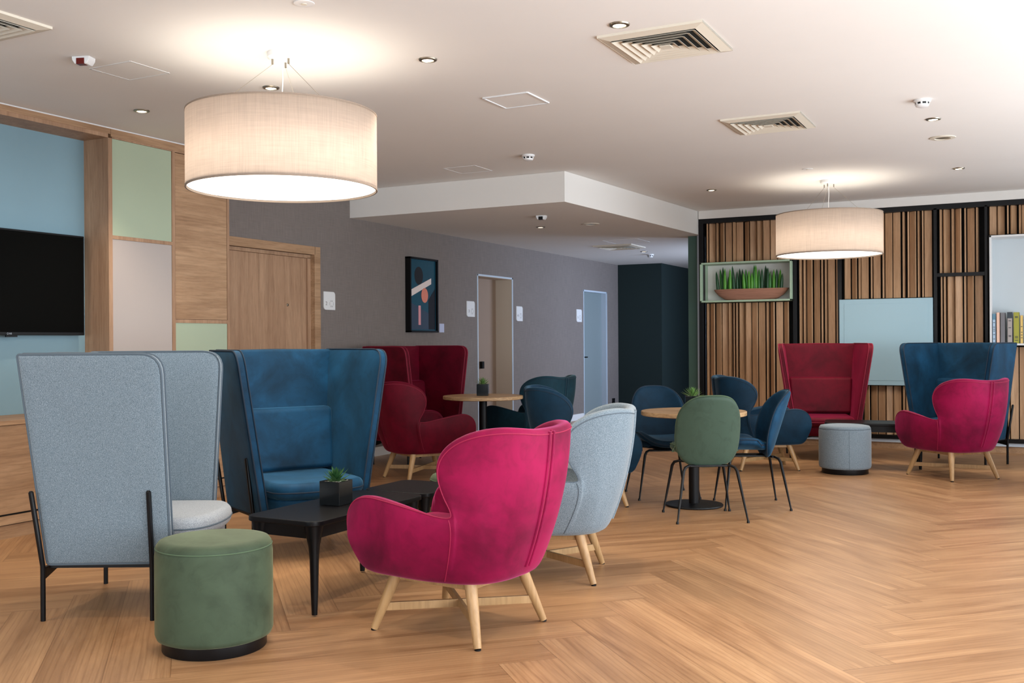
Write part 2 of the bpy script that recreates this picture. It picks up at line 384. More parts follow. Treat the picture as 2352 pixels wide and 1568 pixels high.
# doors in the grey wall -------------------------------------------------
f = MB().box(GX-.12, GX+.025, D1[1]-.01, D1[1]+.085, 0, 2.285).box(GX-.1, GX+.025, D1[0], D1[1], 2.20, 2.285)
d1 = struct('door_1', f, M['oak_h'], bevel=.003, seg=2)
MB().box(GX-.1, GX-.03, D1[1]-.06, D1[1]-.01, 0, 2.17).box(GX-.1, GX-.03, D1[0], D1[1], 2.165, 2.20).build('rebate', M['oak_v'], d1)
struct('door_gap_blocker', MB().box(-6.95, -6.78, 6.78, 8.4, 0, CZ), M['charcoal'])  # added dark box, keeps bright sky from showing through the door gap
for (a, b) in ((6.80, 7.52), (7.523, 8.238)):
    lf = MB().box(GX-.09, GX-.045, a, b, 0, 2.163).build('door_leaf', M['oak_v'], d1, bevel=.002, seg=2)
    if a > 7:
        p = atx(660, 700, GX-.045)
        pe = MB().lathe([(0, 0), (.014, 0), (.014, .006), (.008, .008), (0, .008)], 20).build('peephole', M['steel'], lf)
        pe.rotation_euler = (0, R(90), 0); pe.location = (GX-.045, p.y, p.z)
def opening(num, D, leafmat, leafx):
    t_ = .022
    o = struct('door_%d' % num, MB().box(GX-.3, GX+.008, D[0]-.001, D[0]+t_, 0, D[2]).box(GX-.3, GX+.008, D[1]-t_, D[1]+.001, 0, D[2]).box(GX-.3, GX+.008, D[0], D[1], D[2]-t_, D[2]+.001), M['bluewhite'])
    MB().box(GX-.295, GX-.004, D[1]-t_-.004, D[1]-t_, 0, D[2]-t_).box(GX-.295, GX-.004, D[0]+t_, D[0]+t_+.004, 0, D[2]-t_).box(GX-.295, GX-.004, D[0], D[1], D[2]-t_-.004, D[2]-t_).build('jamb_lining', M['beige'] if num == 2 else M['bluewhite'], o)
    lf = MB().box(leafx-.045, leafx, D[0]+t_, D[1]-t_, 0, D[2]-t_).build('door_leaf', leafmat, o, bevel=.003, seg=2)
    return o, lf
o2, lf = opening(2, D2, M['taupe'], GX-.26)
p = atx(1103, 838, GX-.26)
MB().cbox((p.x+.03, p.y, p.z), (.05, .05, .10)).build('door_lock', M['black'], lf, bevel=.006)
MB().tube([(p.x, p.y, p.z-1.0+.55), (p.x+.06, p.y, p.z-.45)], .012).tube([(p.x+.06, p.y, p.z-.45), (p.x+.06, p.y+.12, p.z-.45)], .011).build('door_handle', M['black'], lf)
o3, lf = opening(3, D3, M['greydoor'], GX-.09)
MB().tube([(GX-.09, D3[0]+.1, 1.02), (GX-.03, D3[0]+.1, 1.02), (GX-.03, D3[0]+.24, 1.02)], .01).build('door_handle', M['blackmetal'], lf)

# ================================================================ oak wall unit
def UY(px, py=600): return atx(px, py, UX).y
def UZ(px, py): return atx(px, py, UX).z
yA, yB, yC, yD, yE, yF = UY(250), UY(259), UY(396), UY(403), UY(522), UY(527)
zt, z1, z2, z3, z4 = UZ(259, 318), UZ(330, 548), UZ(330, 556), UZ(462, 734), UZ(462, 742)
unit = thing('wall_unit', (0, 0, 0), 0, 'full-height oak wall unit with television niche and coloured panels, left', 'wall unit')
fr = MB()
fr.box(NX, UX, -2.9, yA, zt, zt+.03)                                # soffit over the niche
fr.box(NX, UX, yA-.0, yB, 0, zt)                                    # upright beside the niche
fr.box(UX-.2, UX, yC, yD, 0, zt).box(UX-.2, UX, yE, yF, 0, zt)
fr.box(UX-.2, UX, yB, yC, z2, z1).box(UX-.2, UX, yD, yE, z4, z3)
fr.box(UX-.2, UX, yB, yF, zt, zt+.012)
fr.build('frame', M['oak_v'], unit)
MB().box(UX-.25, UX+.004, -2.9, UY(255), zt+.03, CZ-.012).box(UX-.25, UX+.004, UY(255)+.003, yF, zt+.012, CZ-.012).build('fascia', M['oak_h'], unit)
MB().box(UX-.2, UX+.001, -2.9, yF, CZ-.012, CZ-.002).build('shadow_strip', M['trimwhite'], unit)
MB().box(NX-.05, NX, -2.9, yA, 0, zt).build('niche_back', M['niche'], unit)
tag(MB().box(UX-.2, UX-.006, yB+.002, yC-.002, z1+.001, zt-.001).build('panel', M['sage'], unit), 'sage green upper panel')
tag(MB().box(UX-.2, UX-.006, yB+.002, yC-.002, .3, z2-.001).build('panel', M['mauve'], unit), 'pale mauve panel')
tag(MB().box(UX-.2, UX-.003, yD+.004, yE-.004, z3+.003, zt-.006).build('panel', M['oak_h'], unit), 'oak panel with level grain')
tag(MB().box(UX-.2, UX-.006, yD+.002, yE-.002, .8, z4-.001).build('panel', M['sage'], unit), 'sage green lower panel')
tag(MB().box(UX-.2, UX-.006, yD+.002, yE-.002, .3, .8).build('panel', M['oak_h'], unit), 'low oak panel')
MB().box(UX-.3, UX-.22, yB, yF, 0, zt).build('backing', M['charcoal'], unit)
# low cabinet along its foot
CX = -6.06
cab = thing('low_cabinet', (CX, 1.9, 0), 0, 'long low oak cabinet below the television niche behind the grey booth chair', 'cabinet')
L0, L1 = -4.7, UY(521)-1.9
MB().box(NX-CX, .012, L0, L1, .755, .785).build('worktop', M['oak_h'], cab, bevel=.002, seg=2)
MB().box(NX-CX, -.02, L0, L1-.01, .02, .755).build('body', M['charcoal'], cab)
for a, b in ((L0, -2.2), (-2.195, .2), (.205, 2.3), (2.305, L1)):
    MB().box(-.02, 0, a, b-.004, .165, .752).build('cabinet_door', M['oak_h'], cab, bevel=.001, seg=1)
MB().box(-.02, .004, L0, L1, .095, .152).build('lower_rail', M['oak_h'], cab)
MB().box(-.03, -.012, L0, L1, 0, .088).build('plinth', M['oak_h'], cab)
# television
tvx = NX+.09
a_, b_ = atx(193, 543, tvx), atx(193, 770, tvx)
tv = thing('television', (tvx, a_.y, b_.z), 0, 'large black flat-screen television on the blue niche wall', 'television')
tw = 1.36; th = a_.z-b_.z
MB().box(-.05, 0, -tw, 0, 0, th).build('casing', M['black'], tv, bevel=.004)
MB().box(.0, .0015, -tw+.012, -.012, .022, th-.012).build('screen', M['screen'], tv)
MB().box(-.09, -.05, -tw/2-.3, -tw/2+.3, .1, .5).build('wall_mount', M['blackmetal'], tv)
MB().cbox((-.005, atx(21, 768, tvx).y-a_.y+.02, -.006), (.012, .09, .014)).build('sensor_bar', M['black'], tv)
def text(name, s, size, mat, parent, loc, rot, ext=.0008, align='CENTER'):
    c = bpy.data.curves.new(name, 'FONT'); c.body = s; c.size = size; c.extrude = ext; c.align_x = align; c.align_y = 'CENTER'
    tmp = bpy.data.objects.new('tmp', c); COL.objects.link(tmp); c.materials.append(mat)
    dg = bpy.context.evaluated_depsgraph_get(); me = bpy.data.meshes.new_from_object(tmp.evaluated_get(dg)); bpy.data.objects.remove(tmp)
    o = bpy.data.objects.new(name, me); COL.objects.link(o); o.parent = parent; o.location = loc; o.rotation_euler = rot
    return o
ly = atx(24, 766, tvx).y-a_.y
text('lettering', 'LG', .016, M['bluewhite'], tv, (.002, ly, .011), (R(90), 0, R(90)))
MB().tube([(.002, ly-.022+.006*math.cos(q*PI/8), .011+.006*math.sin(q*PI/8)) for q in range(16)], .0008, 6, closed=True).build('maker_mark', M['bluewhite'], tv)

# ================================================================ signs and picture on the grey wall
def plate(px0, px1, py0, py1, label, digit, grp='white door number plates on the grey wall'):
    a = atx(px0, (py0+py1)/2, GX); b = atx(px1, (py0+py1)/2, GX); top = atx(px0, py0, GX).z; bot = atx(px0, py1, GX).z
    W_ = b.y-a.y; H_ = top-bot
    t_ = thing('door_sign', (GX, (a.y+b.y)/2, (top+bot)/2), 0, label, 'sign', grp)
    r = .035; out = [(-W_/2, H_/2)]
    out += [(W_/2-r+r*math.sin(q*PI/12), H_/2-r+r*math.cos(q*PI/12)) for q in range(7)]
    out += [(W_/2, -H_/2)]
    out += [(-W_/2+r-r*math.sin(q*PI/12), -H_/2+r-r*math.cos(q*PI/12)) for q in range(7)]
    m_ = MB().prism(out, 0, .012); m_.v = [(z, x, y) for x, y, z in m_.v]; m_.build('plate', M['trimwhite'], t_, bevel=.001, seg=1)
    text('lettering', digit, .055, M['ink'], t_, (.0125, -.055, -.03), (R(90), 0, R(90)), .0006)
    ic = MB(); cy, cz = .032, -.03
    for k_ in range(3):
        for s_ in (1, -1): ic.cbox((.0132, cy-.017+k_*.017, cz+s_*.032), (.0012, .010, .004))
    for s_ in (1, -1): ic.cbox((.0132, cy, cz+s_*.022), (.0012, .046, .002)); ic.cbox((.0132, cy+s_*.03, cz), (.0012, .002, .034))
    ic.build('table_symbol', M['ink'], t_)
plate(742, 768, 669, 711, 'white number plate with 2 and a table symbol, right of the oak double door', '2')
plate(1071, 1089, 691, 727, 'white number plate left of the open beige doorway', '3')
plate(1185, 1199, 703, 737, 'white number plate right of the open beige doorway', '4')
plate(1323, 1335, 710, 739, 'white number plate left of the pale grey door at the far end', '5')

pa, pb = atx(933, 589, GX), atx(1009, 763, GX)
PW, PH = .63, .90
pic = thing('framed_picture', (GX, 10.01+PW/2, 1.857), 0, 'tall picture in teal and slate with pale shapes in a deep black frame', 'picture')
dp = .075
fm = MB()
for s_ in (1, -1): fm.box(0, dp, s_*PW/2-.022 if s_ > 0 else -PW/2, PW/2 if s_ > 0 else -PW/2+.022, -PH/2, PH/2)
fm.box(0, dp, -PW/2, PW/2, PH/2-.022, PH/2).box(0, dp, -PW/2, PW/2, -PH/2, -PH/2+.022)
fm.build('frame', M['black'], pic, bevel=.002, seg=2)
MB().box(0, .045, -PW/2+.02, PW/2-.02, -PH/2+.02, PH/2-.02).build('canvas', paint('teal print', (6, 66, 84), .5, .25), pic)
def flat(name, pts, lvl, mat):
    m_ = MB().prism([(x*PW, y*PH) for x, y in pts], .045+lvl, .0462+lvl); m_.v = [(z, x, y) for x, y, z in m_.v]; m_.build(name, mat, pic, smooth=False)
def ell(cx, cy, rx, ry, n=28): return [(cx+rx*math.cos(2*PI*q/n), cy+ry*math.sin(2*PI*q/n)) for q in range(n)]
# plain abstract stand-in with the colours of the original print
flat('slate_block', [(-.44, -.46), (.20, -.46), (.20, -.24), (-.44, -.10)], 0, plain('slate print', (52, 68, 88), .6))
flat('night_band', [(.20, -.46), (.44, -.46), (.44, .10), (.20, -.06)], .0004, plain('night print', (4, 8, 22), .6))
flat('charcoal_disc', ell(-.14, .26, .15, .12), 0, plain('charcoal print', (20, 22, 28), .6))
flat('cream_stripe', [(-.40, -.02), (.30, .16), (.30, .24), (-.40, .07)], .0014, plain('cream print', (222, 206, 200), .6))
flat('blush_disc', ell(.06, .0, .12, .10), .0028, plain('blush print', (214, 128, 108), .6))
flat('rose_bar', [(-.16, -.40), (-.08, -.40), (-.08, -.14), (-.16, -.14)], .0014, plain('rose print', (214, 146, 152), .6))
cp = thing('picture_caption', (GX, 10.83, 1.465), 0, 'small pale caption card at the lower right of the framed picture', 'caption card')
MB().box(0, .004, -.055, .055, -.055, .055).build('card', plain('lilac white card', (186, 192, 218), .6), cp)
so = thing('wall_socket', (GX, 16.6, .22), 0, 'black socket low on the grey wall near the dark green corner', 'socket')
MB().box(0, .02, -.05, .05, -.055, .055).build('cover_plate', M['black'], so, bevel=.004)

# ================================================================ slatted screen
def SX(px, py=650): return aty(px, py, SY).x
def SZ(px, py): return aty(px, py, SY).z
scr = thing('slat_screen', (0, SY, 0), 0, 'wall-wide screen of turned oak slats in a black steel grid', 'screen')
bars = [(SX(1607), SX(1617), .115, 2.845), (SX(1822), SX(1831), .115, 2.8), (SX(1925), SX(1934), .115, 2.8),
        (SX(2145), SX(2153), .115, 2.8), (SX(2262), SX(2269), .115, 2.8), (1.35, 1.40, .115, 2.8), (1.93, 1.98, .115, 2.8)]
for (a, b, c_, d_) in bars: MB().box(a, b, -.03, .06, c_, d_).build('post', M['blackmetal'], scr, bevel=.002, seg=1)
MB().box(SX(1617), 1.98, -.03, .06, 2.785, 2.845).build('top_rail', M['blackmetal'], scr)
MB().box(SX(1617), 1.98, -.03, .06, .115, .16).build('bottom_rail', M['blackmetal'], scr)
zr = SZ(2205, 630)
MB().box(SX(2153), SX(2262), -.03, .06, zr-.02, zr+.02).build('cross_rail', M['blackmetal'], scr)
X0, X1, X2, X3, X4, X5, X6 = SX(1617), SX(1822), SX(1831), SX(1925), SX(1934), SX(2145), SX(2153)
X7, X8, X9 = SX(2262), SX(2269), SX(2352)
zPt, zPb, zBt, zBb, zWt, zWb = 2.278, 1.772, 1.768, .747, 2.446, 1.212
zm = 1.30
def slats(x0, x1, z0, z1, sd):
    rnd = random.Random(sd); m_ = MB(); x = x0+.025
    while x < x1-.02:
        k_ = rnd.random()
        if k_ < .36: an, st = rnd.uniform(80, 100), rnd.uniform(.036, .05)
        elif k_ < .78: an, st = rnd.choice((-1, 1))*rnd.uniform(24, 52), .083
        else: an, st = rnd.uniform(-14, 14), .092
        wd = .082
        cx = x+st*.35
        if abs(math.cos(R(an)))*wd/2+cx > x1: break
        m_.cbox((cx, .045+rnd.uniform(-.01, .02), (z0+z1)/2), (wd, .017, z1-z0), Matrix.Rotation(R(an), 3, 'Z'))
        x += st
    m_.build('slat_panel', M['oak_slat'], scr, bevel=.0015, seg=1)
slats(X0, X1, zPt+.01, 2.785, 1); slats(X0, X1, .16, zPb-.01, 3); slats(X2, X3, .16, 2.785, 4)
slats(X4, X5, zBt+.01, 2.785, 5); slats(X4, X5, .16, zBb-.01, 6); slats(X6, X7, zr+.02, 2.785, 7); slats(X6, X7, .16, zr-.02, 8)
slats(X8, 1.35, zWt+.02, 2.785, 9); slats(X8, 1.35, .16, zWb-.02, 10); slats(1.40, 1.93, .16, 2.785, 11)
# green niche box
nb = thing('niche_shelf', ((X0+SX(1821))/2-.01, SY, (zPt+zPb)/2), 0, 'sage green open box shelf set into the slatted screen', 'shelf')
W_ = SX(1821)-X0+.03; H_ = zPt-zPb; tt = .022
MB().box(-W_/2, W_/2, -.10, .2, H_/2-tt, H_/2).box(-W_/2, W_/2, -.10, .2, -H_/2, -H_/2+tt).box(-W_/2, -W_/2+tt, -.10, .2, -H_/2, H_/2).box(W_/2-tt, W_/2, -.10, .2, -H_/2, H_/2).build('box', plain('sage green metal', (172, 198, 172), .45), nb, bevel=.002, seg=1)
MB().box(-W_/2+tt, W_/2-tt, .185, .2, -H_/2+tt, H_/2-tt).build('back_panel', M['white'], nb)
# light blue board
pn = thing('wall_panel', ((SX(1929)+SX(2143))/2, SY-.05, (zBt+zBb)/2), 0, 'plain light blue cabinet panel fixed on the slatted screen', 'panel')
W_ = SX(2143)-SX(1929); H_ = zBt-zBb
MB().box(-W_/2, W_/2, 0, .12, -H_/2, H_/2).build('box', M['sky_panel'], pn, bevel=.002, seg=1)
MB().box(-W_/2+.055, W_/2-.055, -.004, 0, -H_/2+.055, H_/2-.055).build('door', M['sky_panel'], pn, bevel=.0015, seg=1)
# white shelf unit with books
sw = thing('book_shelf', (X8+.02, SY, zWb), 0, 'white open shelf box set in the slatted screen at the right edge', 'shelf')
W_, H_ = 1.7, zWt-zWb
MB().box(0, W_, -.12, .22, H_-tt, H_).box(0, W_, -.12, .22, -.0, tt).box(0, tt, -.12, .22, 0, H_).box(W_-tt, W_, -.12, .22, 0, H_).build('box', M['trimwhite'], sw, bevel=.002, seg=1)
MB().box(tt, W_-tt, .205, .22, tt, H_-tt).build('back_panel', paint('light grey board', (196, 204, 208), .7, .01), sw)
bx = X8+.02+tt+.004
def book(x, wd, h, d, col, label, marks, col2=None, lean=0):
    t_ = thing('book', (x+wd/2, SY-.06, zWb+tt), 0, label, 'book', 'books standing on the white shelf')
    t_.rotation_euler = (0, R(lean), 0)
    c_ = plain('book cloth', col, .7)
    MB().box(-wd/2, wd/2, 0, .008, 0, h).box(-wd/2, -wd/2+.004, 0, d, 0, h).box(wd/2-.004, wd/2, 0, d, 0, h).build('cover', c_, t_, bevel=.001, seg=1)
    MB().box(-wd/2+.004, wd/2-.004, .008, d-.005, .004, h-.004).build('pages', plain('paper', (224, 216, 198), .9), t_)
    if col2: MB().box(-wd/2-.0005, wd/2+.0005, -.001, .006, h*.80, h*.995).build('spine_band', plain('book band', col2, .6), t_)
    if marks:
        ik = plain('spine ink', (60, 62, 66), .7)
        for z in marks: MB().cbox((0, -.001, z*h), (wd*.5, .0016, .007)).build('spine_mark', ik, t_)
book(bx, .034, .335, .18, (170, 190, 208), 'pale blue book with a darker blue top, first on the shelf', [.7, .55, .48, .42, .3, .15], (92, 132, 152))
book(bx+.040, .036, .348, .18, (232, 190, 168), 'peach pink book beside the pale blue book', [])
book(bx+.080, .050, .345, .19, (118, 116, 120), 'plain mid grey thick book', [])
book(bx+.150, .052, .352, .19, (168, 158, 154), 'stone grey book with a dark slate top band', [.72, .5, .25, .22], (52, 62, 70))
book(bx+.212, .060, .348, .19, (164, 160, 66), 'olive yellow thick book', [.86, .83, .22, .18, .1])
book(bx+.279, .030, .312, .17, (226, 190, 112), 'thin ochre yellow book leaning right of the olive book', [.6, .4, .3, .2])
book(bx+.318, .040, .300, .18, (82, 96, 100), 'dark slate book at the very edge of the view', [])

# ================================================================ high-backed booth chair
def bil(c, s, t_): return (c[0]*(1-s)+c[1]*s)*(1-t_)+(c[3]*(1-s)+c[2]*s)*t_
def quad_outline(c, radii):
    """c: bottom-left, bottom-right, top-right, top-left; rounded corner outline"""
    out = []; n = 4
    for i in range(4):
        p = c[i]; a = c[i-1]; b = c[(i+1) % 4]; r = radii[i]
        da = (a-p).normalized(); db = (b-p).normalized()
        if r <= 0: out.append(p.copy()); continue
        q0, q1 = p+da*r, p+db*r
        for k_ in range(7):
            u = k_/6; out.append(q0*(1-u)**2+p*2*u*(1-u)+q1*u*u)
    return out
def quad_panel(c, radii, th_, inward):
    c = [Vector(q) for q in c]; out = quad_outline(c, radii); n = len(out)
    nrm = (c[1]-c[0]).cross(c[3]-c[0]).normalized()
    if nrm.dot(Vector(inward)) < 0: nrm = -nrm
    cen = sum(out, Vector())/n
    m_ = MB()
    # plump faces: outline ring, inner ring, centre
    rings = []
    for off, bulge in ((0, -.006), (th_, .008)):
        r0 = [p+nrm*off for p in out]; r1 = [cen+(p-cen)*.86+nrm*(off+bulge) for p in out]; r2 = [cen+(p-cen)*.5+nrm*(off+bulge*1.3) for p in out]
        rings.append((r0, r1, r2))
    vs = []
    for r0, r1, r2 in rings: vs += r0+r1+r2
    vs += [cen+nrm*(-.008), cen+nrm*(th_+.011)]
    fs = []
    for s_ in range(2):
        b_ = s_*3*n
        for i in range(n):
            j = (i+1) % n
            for k_ in range(2): fs.append((b_+k_*n+i, b_+k_*n+j, b_+(k_+1)*n+j, b_+(k_+1)*n+i))
            fs.append((b_+2*n+i, b_+2*n+j, 6*n+s_))
    for i in range(n): j = (i+1) % n; fs.append((i, j, 3*n+j, 3*n+i))
    m_.add(vs, fs); return m_, out, nrm
def make_booth(mat, seammat, label, seatmat=None, wingmats=None):
    seatmat = seatmat or mat
    t_ = thing('booth_chair', (0, 0, 0), 0, label, 'chair', 'high-backed booth chairs')
    zb, zt_ = .257, 1.243; th_ = .05
    BR, BF, TF, TR = (.345, -.245, zb), (.345, .335, zb+.005), (.50, .345, zt_), (.43, -.34, zt_)
    for s_ in (-1, 1):
        c = [Vector((s_*q[0], q[1], q[2])) for q in (BR, BF, TF, TR)]
        m_, out, nrm = quad_panel(c, (.02, .05, .10, .015), th_, (-s_, 0, 0))
        w_ = m_.build('wing', mat, t_, bevel=.014, seg=3, ang=60)
        MB().tube([p+nrm*.006+Vector((0, 0, 0)) for p in out], .0055, 8, closed=True).build('piping', seammat, w_)
        MB().tube([p+nrm*(th_-.002) for p in out], .0045, 8, closed=True).build('piping', seammat, w_)
    c = [Vector(q) for q in ((-.345, -.245, zb), (.345, -.245, zb), (.43, -.34, zt_), (-.43, -.34, zt_))]
    m_, out, nrm = quad_panel(c, (.0, .0, .012, .012), th_, (0, 1, 0))
    b_ = m_.build('backrest', mat, t_, bevel=.014, seg=3, ang=60)
    MB().tube([Vector((-.42, -.338, zt_-.004)), Vector((0, -.338, zt_+.003)), Vector((.42, -.338, zt_-.004))], .0055, 8).build('piping', seammat, b_)
    # seat base with a bowed front, cushion over it
    def bow(hw, yb, yf, bowd, n=14):
        o = [(-hw, yb), (hw, yb)]
        for k_ in range(n+1):
            a = -PI/2+PI*k_/n; x = -hw*math.sin(a); y = yf-bowd+bowd*max(0, math.cos(a))**.6
            o.append((x, y))
        return o
    MB().prism(bow(.292, -.2, .46, .15), .262, .37).build('seat_base', seatmat, t_, bevel=.022, seg=3, ang=60)
    MB().prism(bow(.30, -.2, .50, .19), .362, .462).build('seat_cushion', seatmat, t_, bevel=.042, seg=5, ang=70)
    o = bow(.300, -.2, .500, .19)[2:]
    MB().tube([Vector((x, y, .408)) for x, y in o], .0042, 8).build('seat_piping', seammat, t_)
    # loose back cushion
    m_ = MB(); ys = (-.20, -.09)
    m_.add([(-.325, -.205, .47), (.325, -.205, .47), (.325, -.085, .47), (-.325, -.085, .47), (-.345, -.262, .87), (.345, -.262, .87), (.345, -.155, .87), (-.345, -.155, .87)],
           [(0, 1, 2, 3), (7, 6, 5, 4), (0, 1, 5, 4), (1, 2, 6, 5), (2, 3, 7, 6), (3, 0, 4, 7)])
    m_.build('back_cushion', mat, t_, bevel=.034, seg=4, ang=70)
    # black rod legs that run up the outside of the wings
    for sx in (-1, 1):
        for y0, y1 in ((-.255, -.285), (.255, .255)):
            xb = .362; k_ = (.62-zb)/(zt_-zb)
            xtop = .345+(.465-.345)*k_+.014
            MB().tube([(sx*xb, y0, 0), (sx*xb, y0, zb-.03), (sx*(xb+.001), y0-.0, zb), (sx*xtop, y1-.004 if y0 < 0 else y1, .605), (sx*xtop, y1-.004 if y0 < 0 else y1, .612)], [.0115, .0115, .0115, .0115, .006], 14).build('leg', M['blackmetal'], t_)
    fr_ = MB()
    for y0 in (-.255, .255):
        for s_ in (1, -1):
            fr_.add([(s_*.35, y0-.008, .248), (s_*.35, y0+.008, .248), (s_*.35, y0-.008, .195), (s_*.35, y0+.008, .195), (s_*.14, y0-.008, .248), (s_*.14, y0+.008, .248), (s_*.14, y0-.008, .236), (s_*.14, y0+.008, .236)],
                    [(0, 1, 3, 2), (4, 5, 7, 6), (0, 4, 5, 1), (2, 6, 7, 3), (0, 2, 6, 4), (1, 3, 7, 5)])
    fr_.box(-.33, .33, -.24, .30, .240, .258)
    fr_.build('seat_frame', M['blackmetal'], t_)
    return t_
booth = make_booth(M['felt_b'], M['seam_g'], 'grey felt booth chair seen side-on, its wing nearest the camera at far left', M['felt_g'])
p = WC(-1.94, 5.05); booth.location = (p.x, p.y, 0); booth.rotation_euler.z = face_rot(0)
sw_ = lambda m, s: {M['felt_b']: m, M['felt_g']: m, M['seam_g']: s}
p = WC(-1.39, 6.38); dup(booth, p, face_rot(-55), 'blue velvet booth chair behind the black coffee table with the succulent', swap=sw_(M['blue_v'], M['seam_b']))
p = WC(-1.05, 10.75); dup(booth, p, face_rot(-38), 'shaded raspberry velvet booth chair against the grey wall, behind the shaded raspberry armchair', swap=sw_(M['shaded_pink_v'], M['seam_shaded_p']))
p = WC(3.43, 11.12); dup(booth, p, face_rot(-101), 'shaded raspberry velvet booth chair in front of the slatted screen, right half of the room', swap=sw_(M['shaded_pink_v'], M['seam_shaded_p']))
p = WC(4.65, 10.42); dup(booth, p, face_rot(-139), 'blue velvet booth chair by the slatted screen, behind the right raspberry armchair', swap=sw_(M['blue_v'], M['seam_b']))

# ================================================================ winged armchair
TK = [(0, -.503, .918), (.10, -.505, .921), (.19, -.49, .930), (.265, -.425, .936), (.315, -.34, .925), (.34, -.25, .895), (.35, -.18, .845), (.352, -.145, .785), (.35, -.145, .72), (.348, -.175, .65), (.348, -.215, .59), (.35, -.215, .562),
      (.356, -.15, .565), (.362, -.03, .588), (.36, .11, .612), (.35, .22, .622), (.335, .30, .608), (.322, .355, .57), (.312, .385, .51), (.302, .39, .44)]
MK = [(0, -.465, .61), (.10, -.467, .61), (.18, -.455, .62), (.24, -.415, .61), (.28, -.375, .60), (.31, -.34, .585), (.325, -.31, .57), (.333, -.29, .555), (.338, -.275, .54), (.342, -.262, .52), (.346, -.25, .50), (.352, -.235, .475),
      (.36, -.16, .455), (.367, -.04, .45), (.367, .09, .45), (.36, .19, .45), (.350, .265, .45), (.338, .32, .44), (.326, .355, .42), (.314, .378, .39)]
BK = [(0, -.375, .315), (.08, -.372, .312), (.15, -.355, .305), (.20, -.325, .295), (.228, -.295, .288), (.245, -.27, .284), (.256, -.248, .281), (.263, -.23, .279), (.269, -.212, .277), (.274, -.195, .276), (.279, -.175, .275), (.284, -.15, .274),
      (.292, -.10, .272), (.30, -.01, .27), (.30, .08, .27), (.298, .16, .272), (.295, .235, .273), (.29, .285, .276), (.284, .318, .281), (.278, .338, .29)]
def cr(P, u):
    n = len(P)-1; i = min(int(u), n-1); f_ = u-i
    g = lambda k_: P[max(0, min(n, k_))]
    p0, p1, p2, p3 = g(i-1), g(i), g(i+1), g(i+2)
    if i == 0: p0 = Vector((-p2.x, p2.y, p2.z)) if abs(p1.x) < 1e-6 else p1
    return .5*((2*p1)+(-p0+p2)*f_+(2*p0-5*p1+4*p2-p3)*f_*f_+(-p0+3*p1-3*p2+p3)*f_**3)
TV, MV, BV = [[Vector(q) for q in K] for K in (TK, MK, BK)]
def shell_pt(u, v):
    """u signed key index along the rim (0 centre back), v 0 bottom .. 1 rim"""
    s_ = -1 if u < 0 else 1; u = abs(u)
    t_, m_, b_ = cr(TV, u), cr(MV, u), cr(BV, u)
    m2 = m_*2-(t_+b_)*.5                       # control point so that the curve passes near m_
    p = b_*(1-v)**2+m2*2*v*(1-v)+t_*v*v
    return Vector((s_*p.x, p.y, p.z))
def shell_n(u, v):
    e = .02; a = shell_pt(u+e, v)-shell_pt(u-e, v); b = shell_pt(u, min(1, v+e))-shell_pt(u, max(0, v-e)); n = a.cross(b)
    if n.length < 1e-9: return Vector((0, -1, 0))
    n.normalize(); q = shell_pt(u, v)
    return n if n.dot(Vector((q.x, q.y+.0, 0))) > 0 else -n
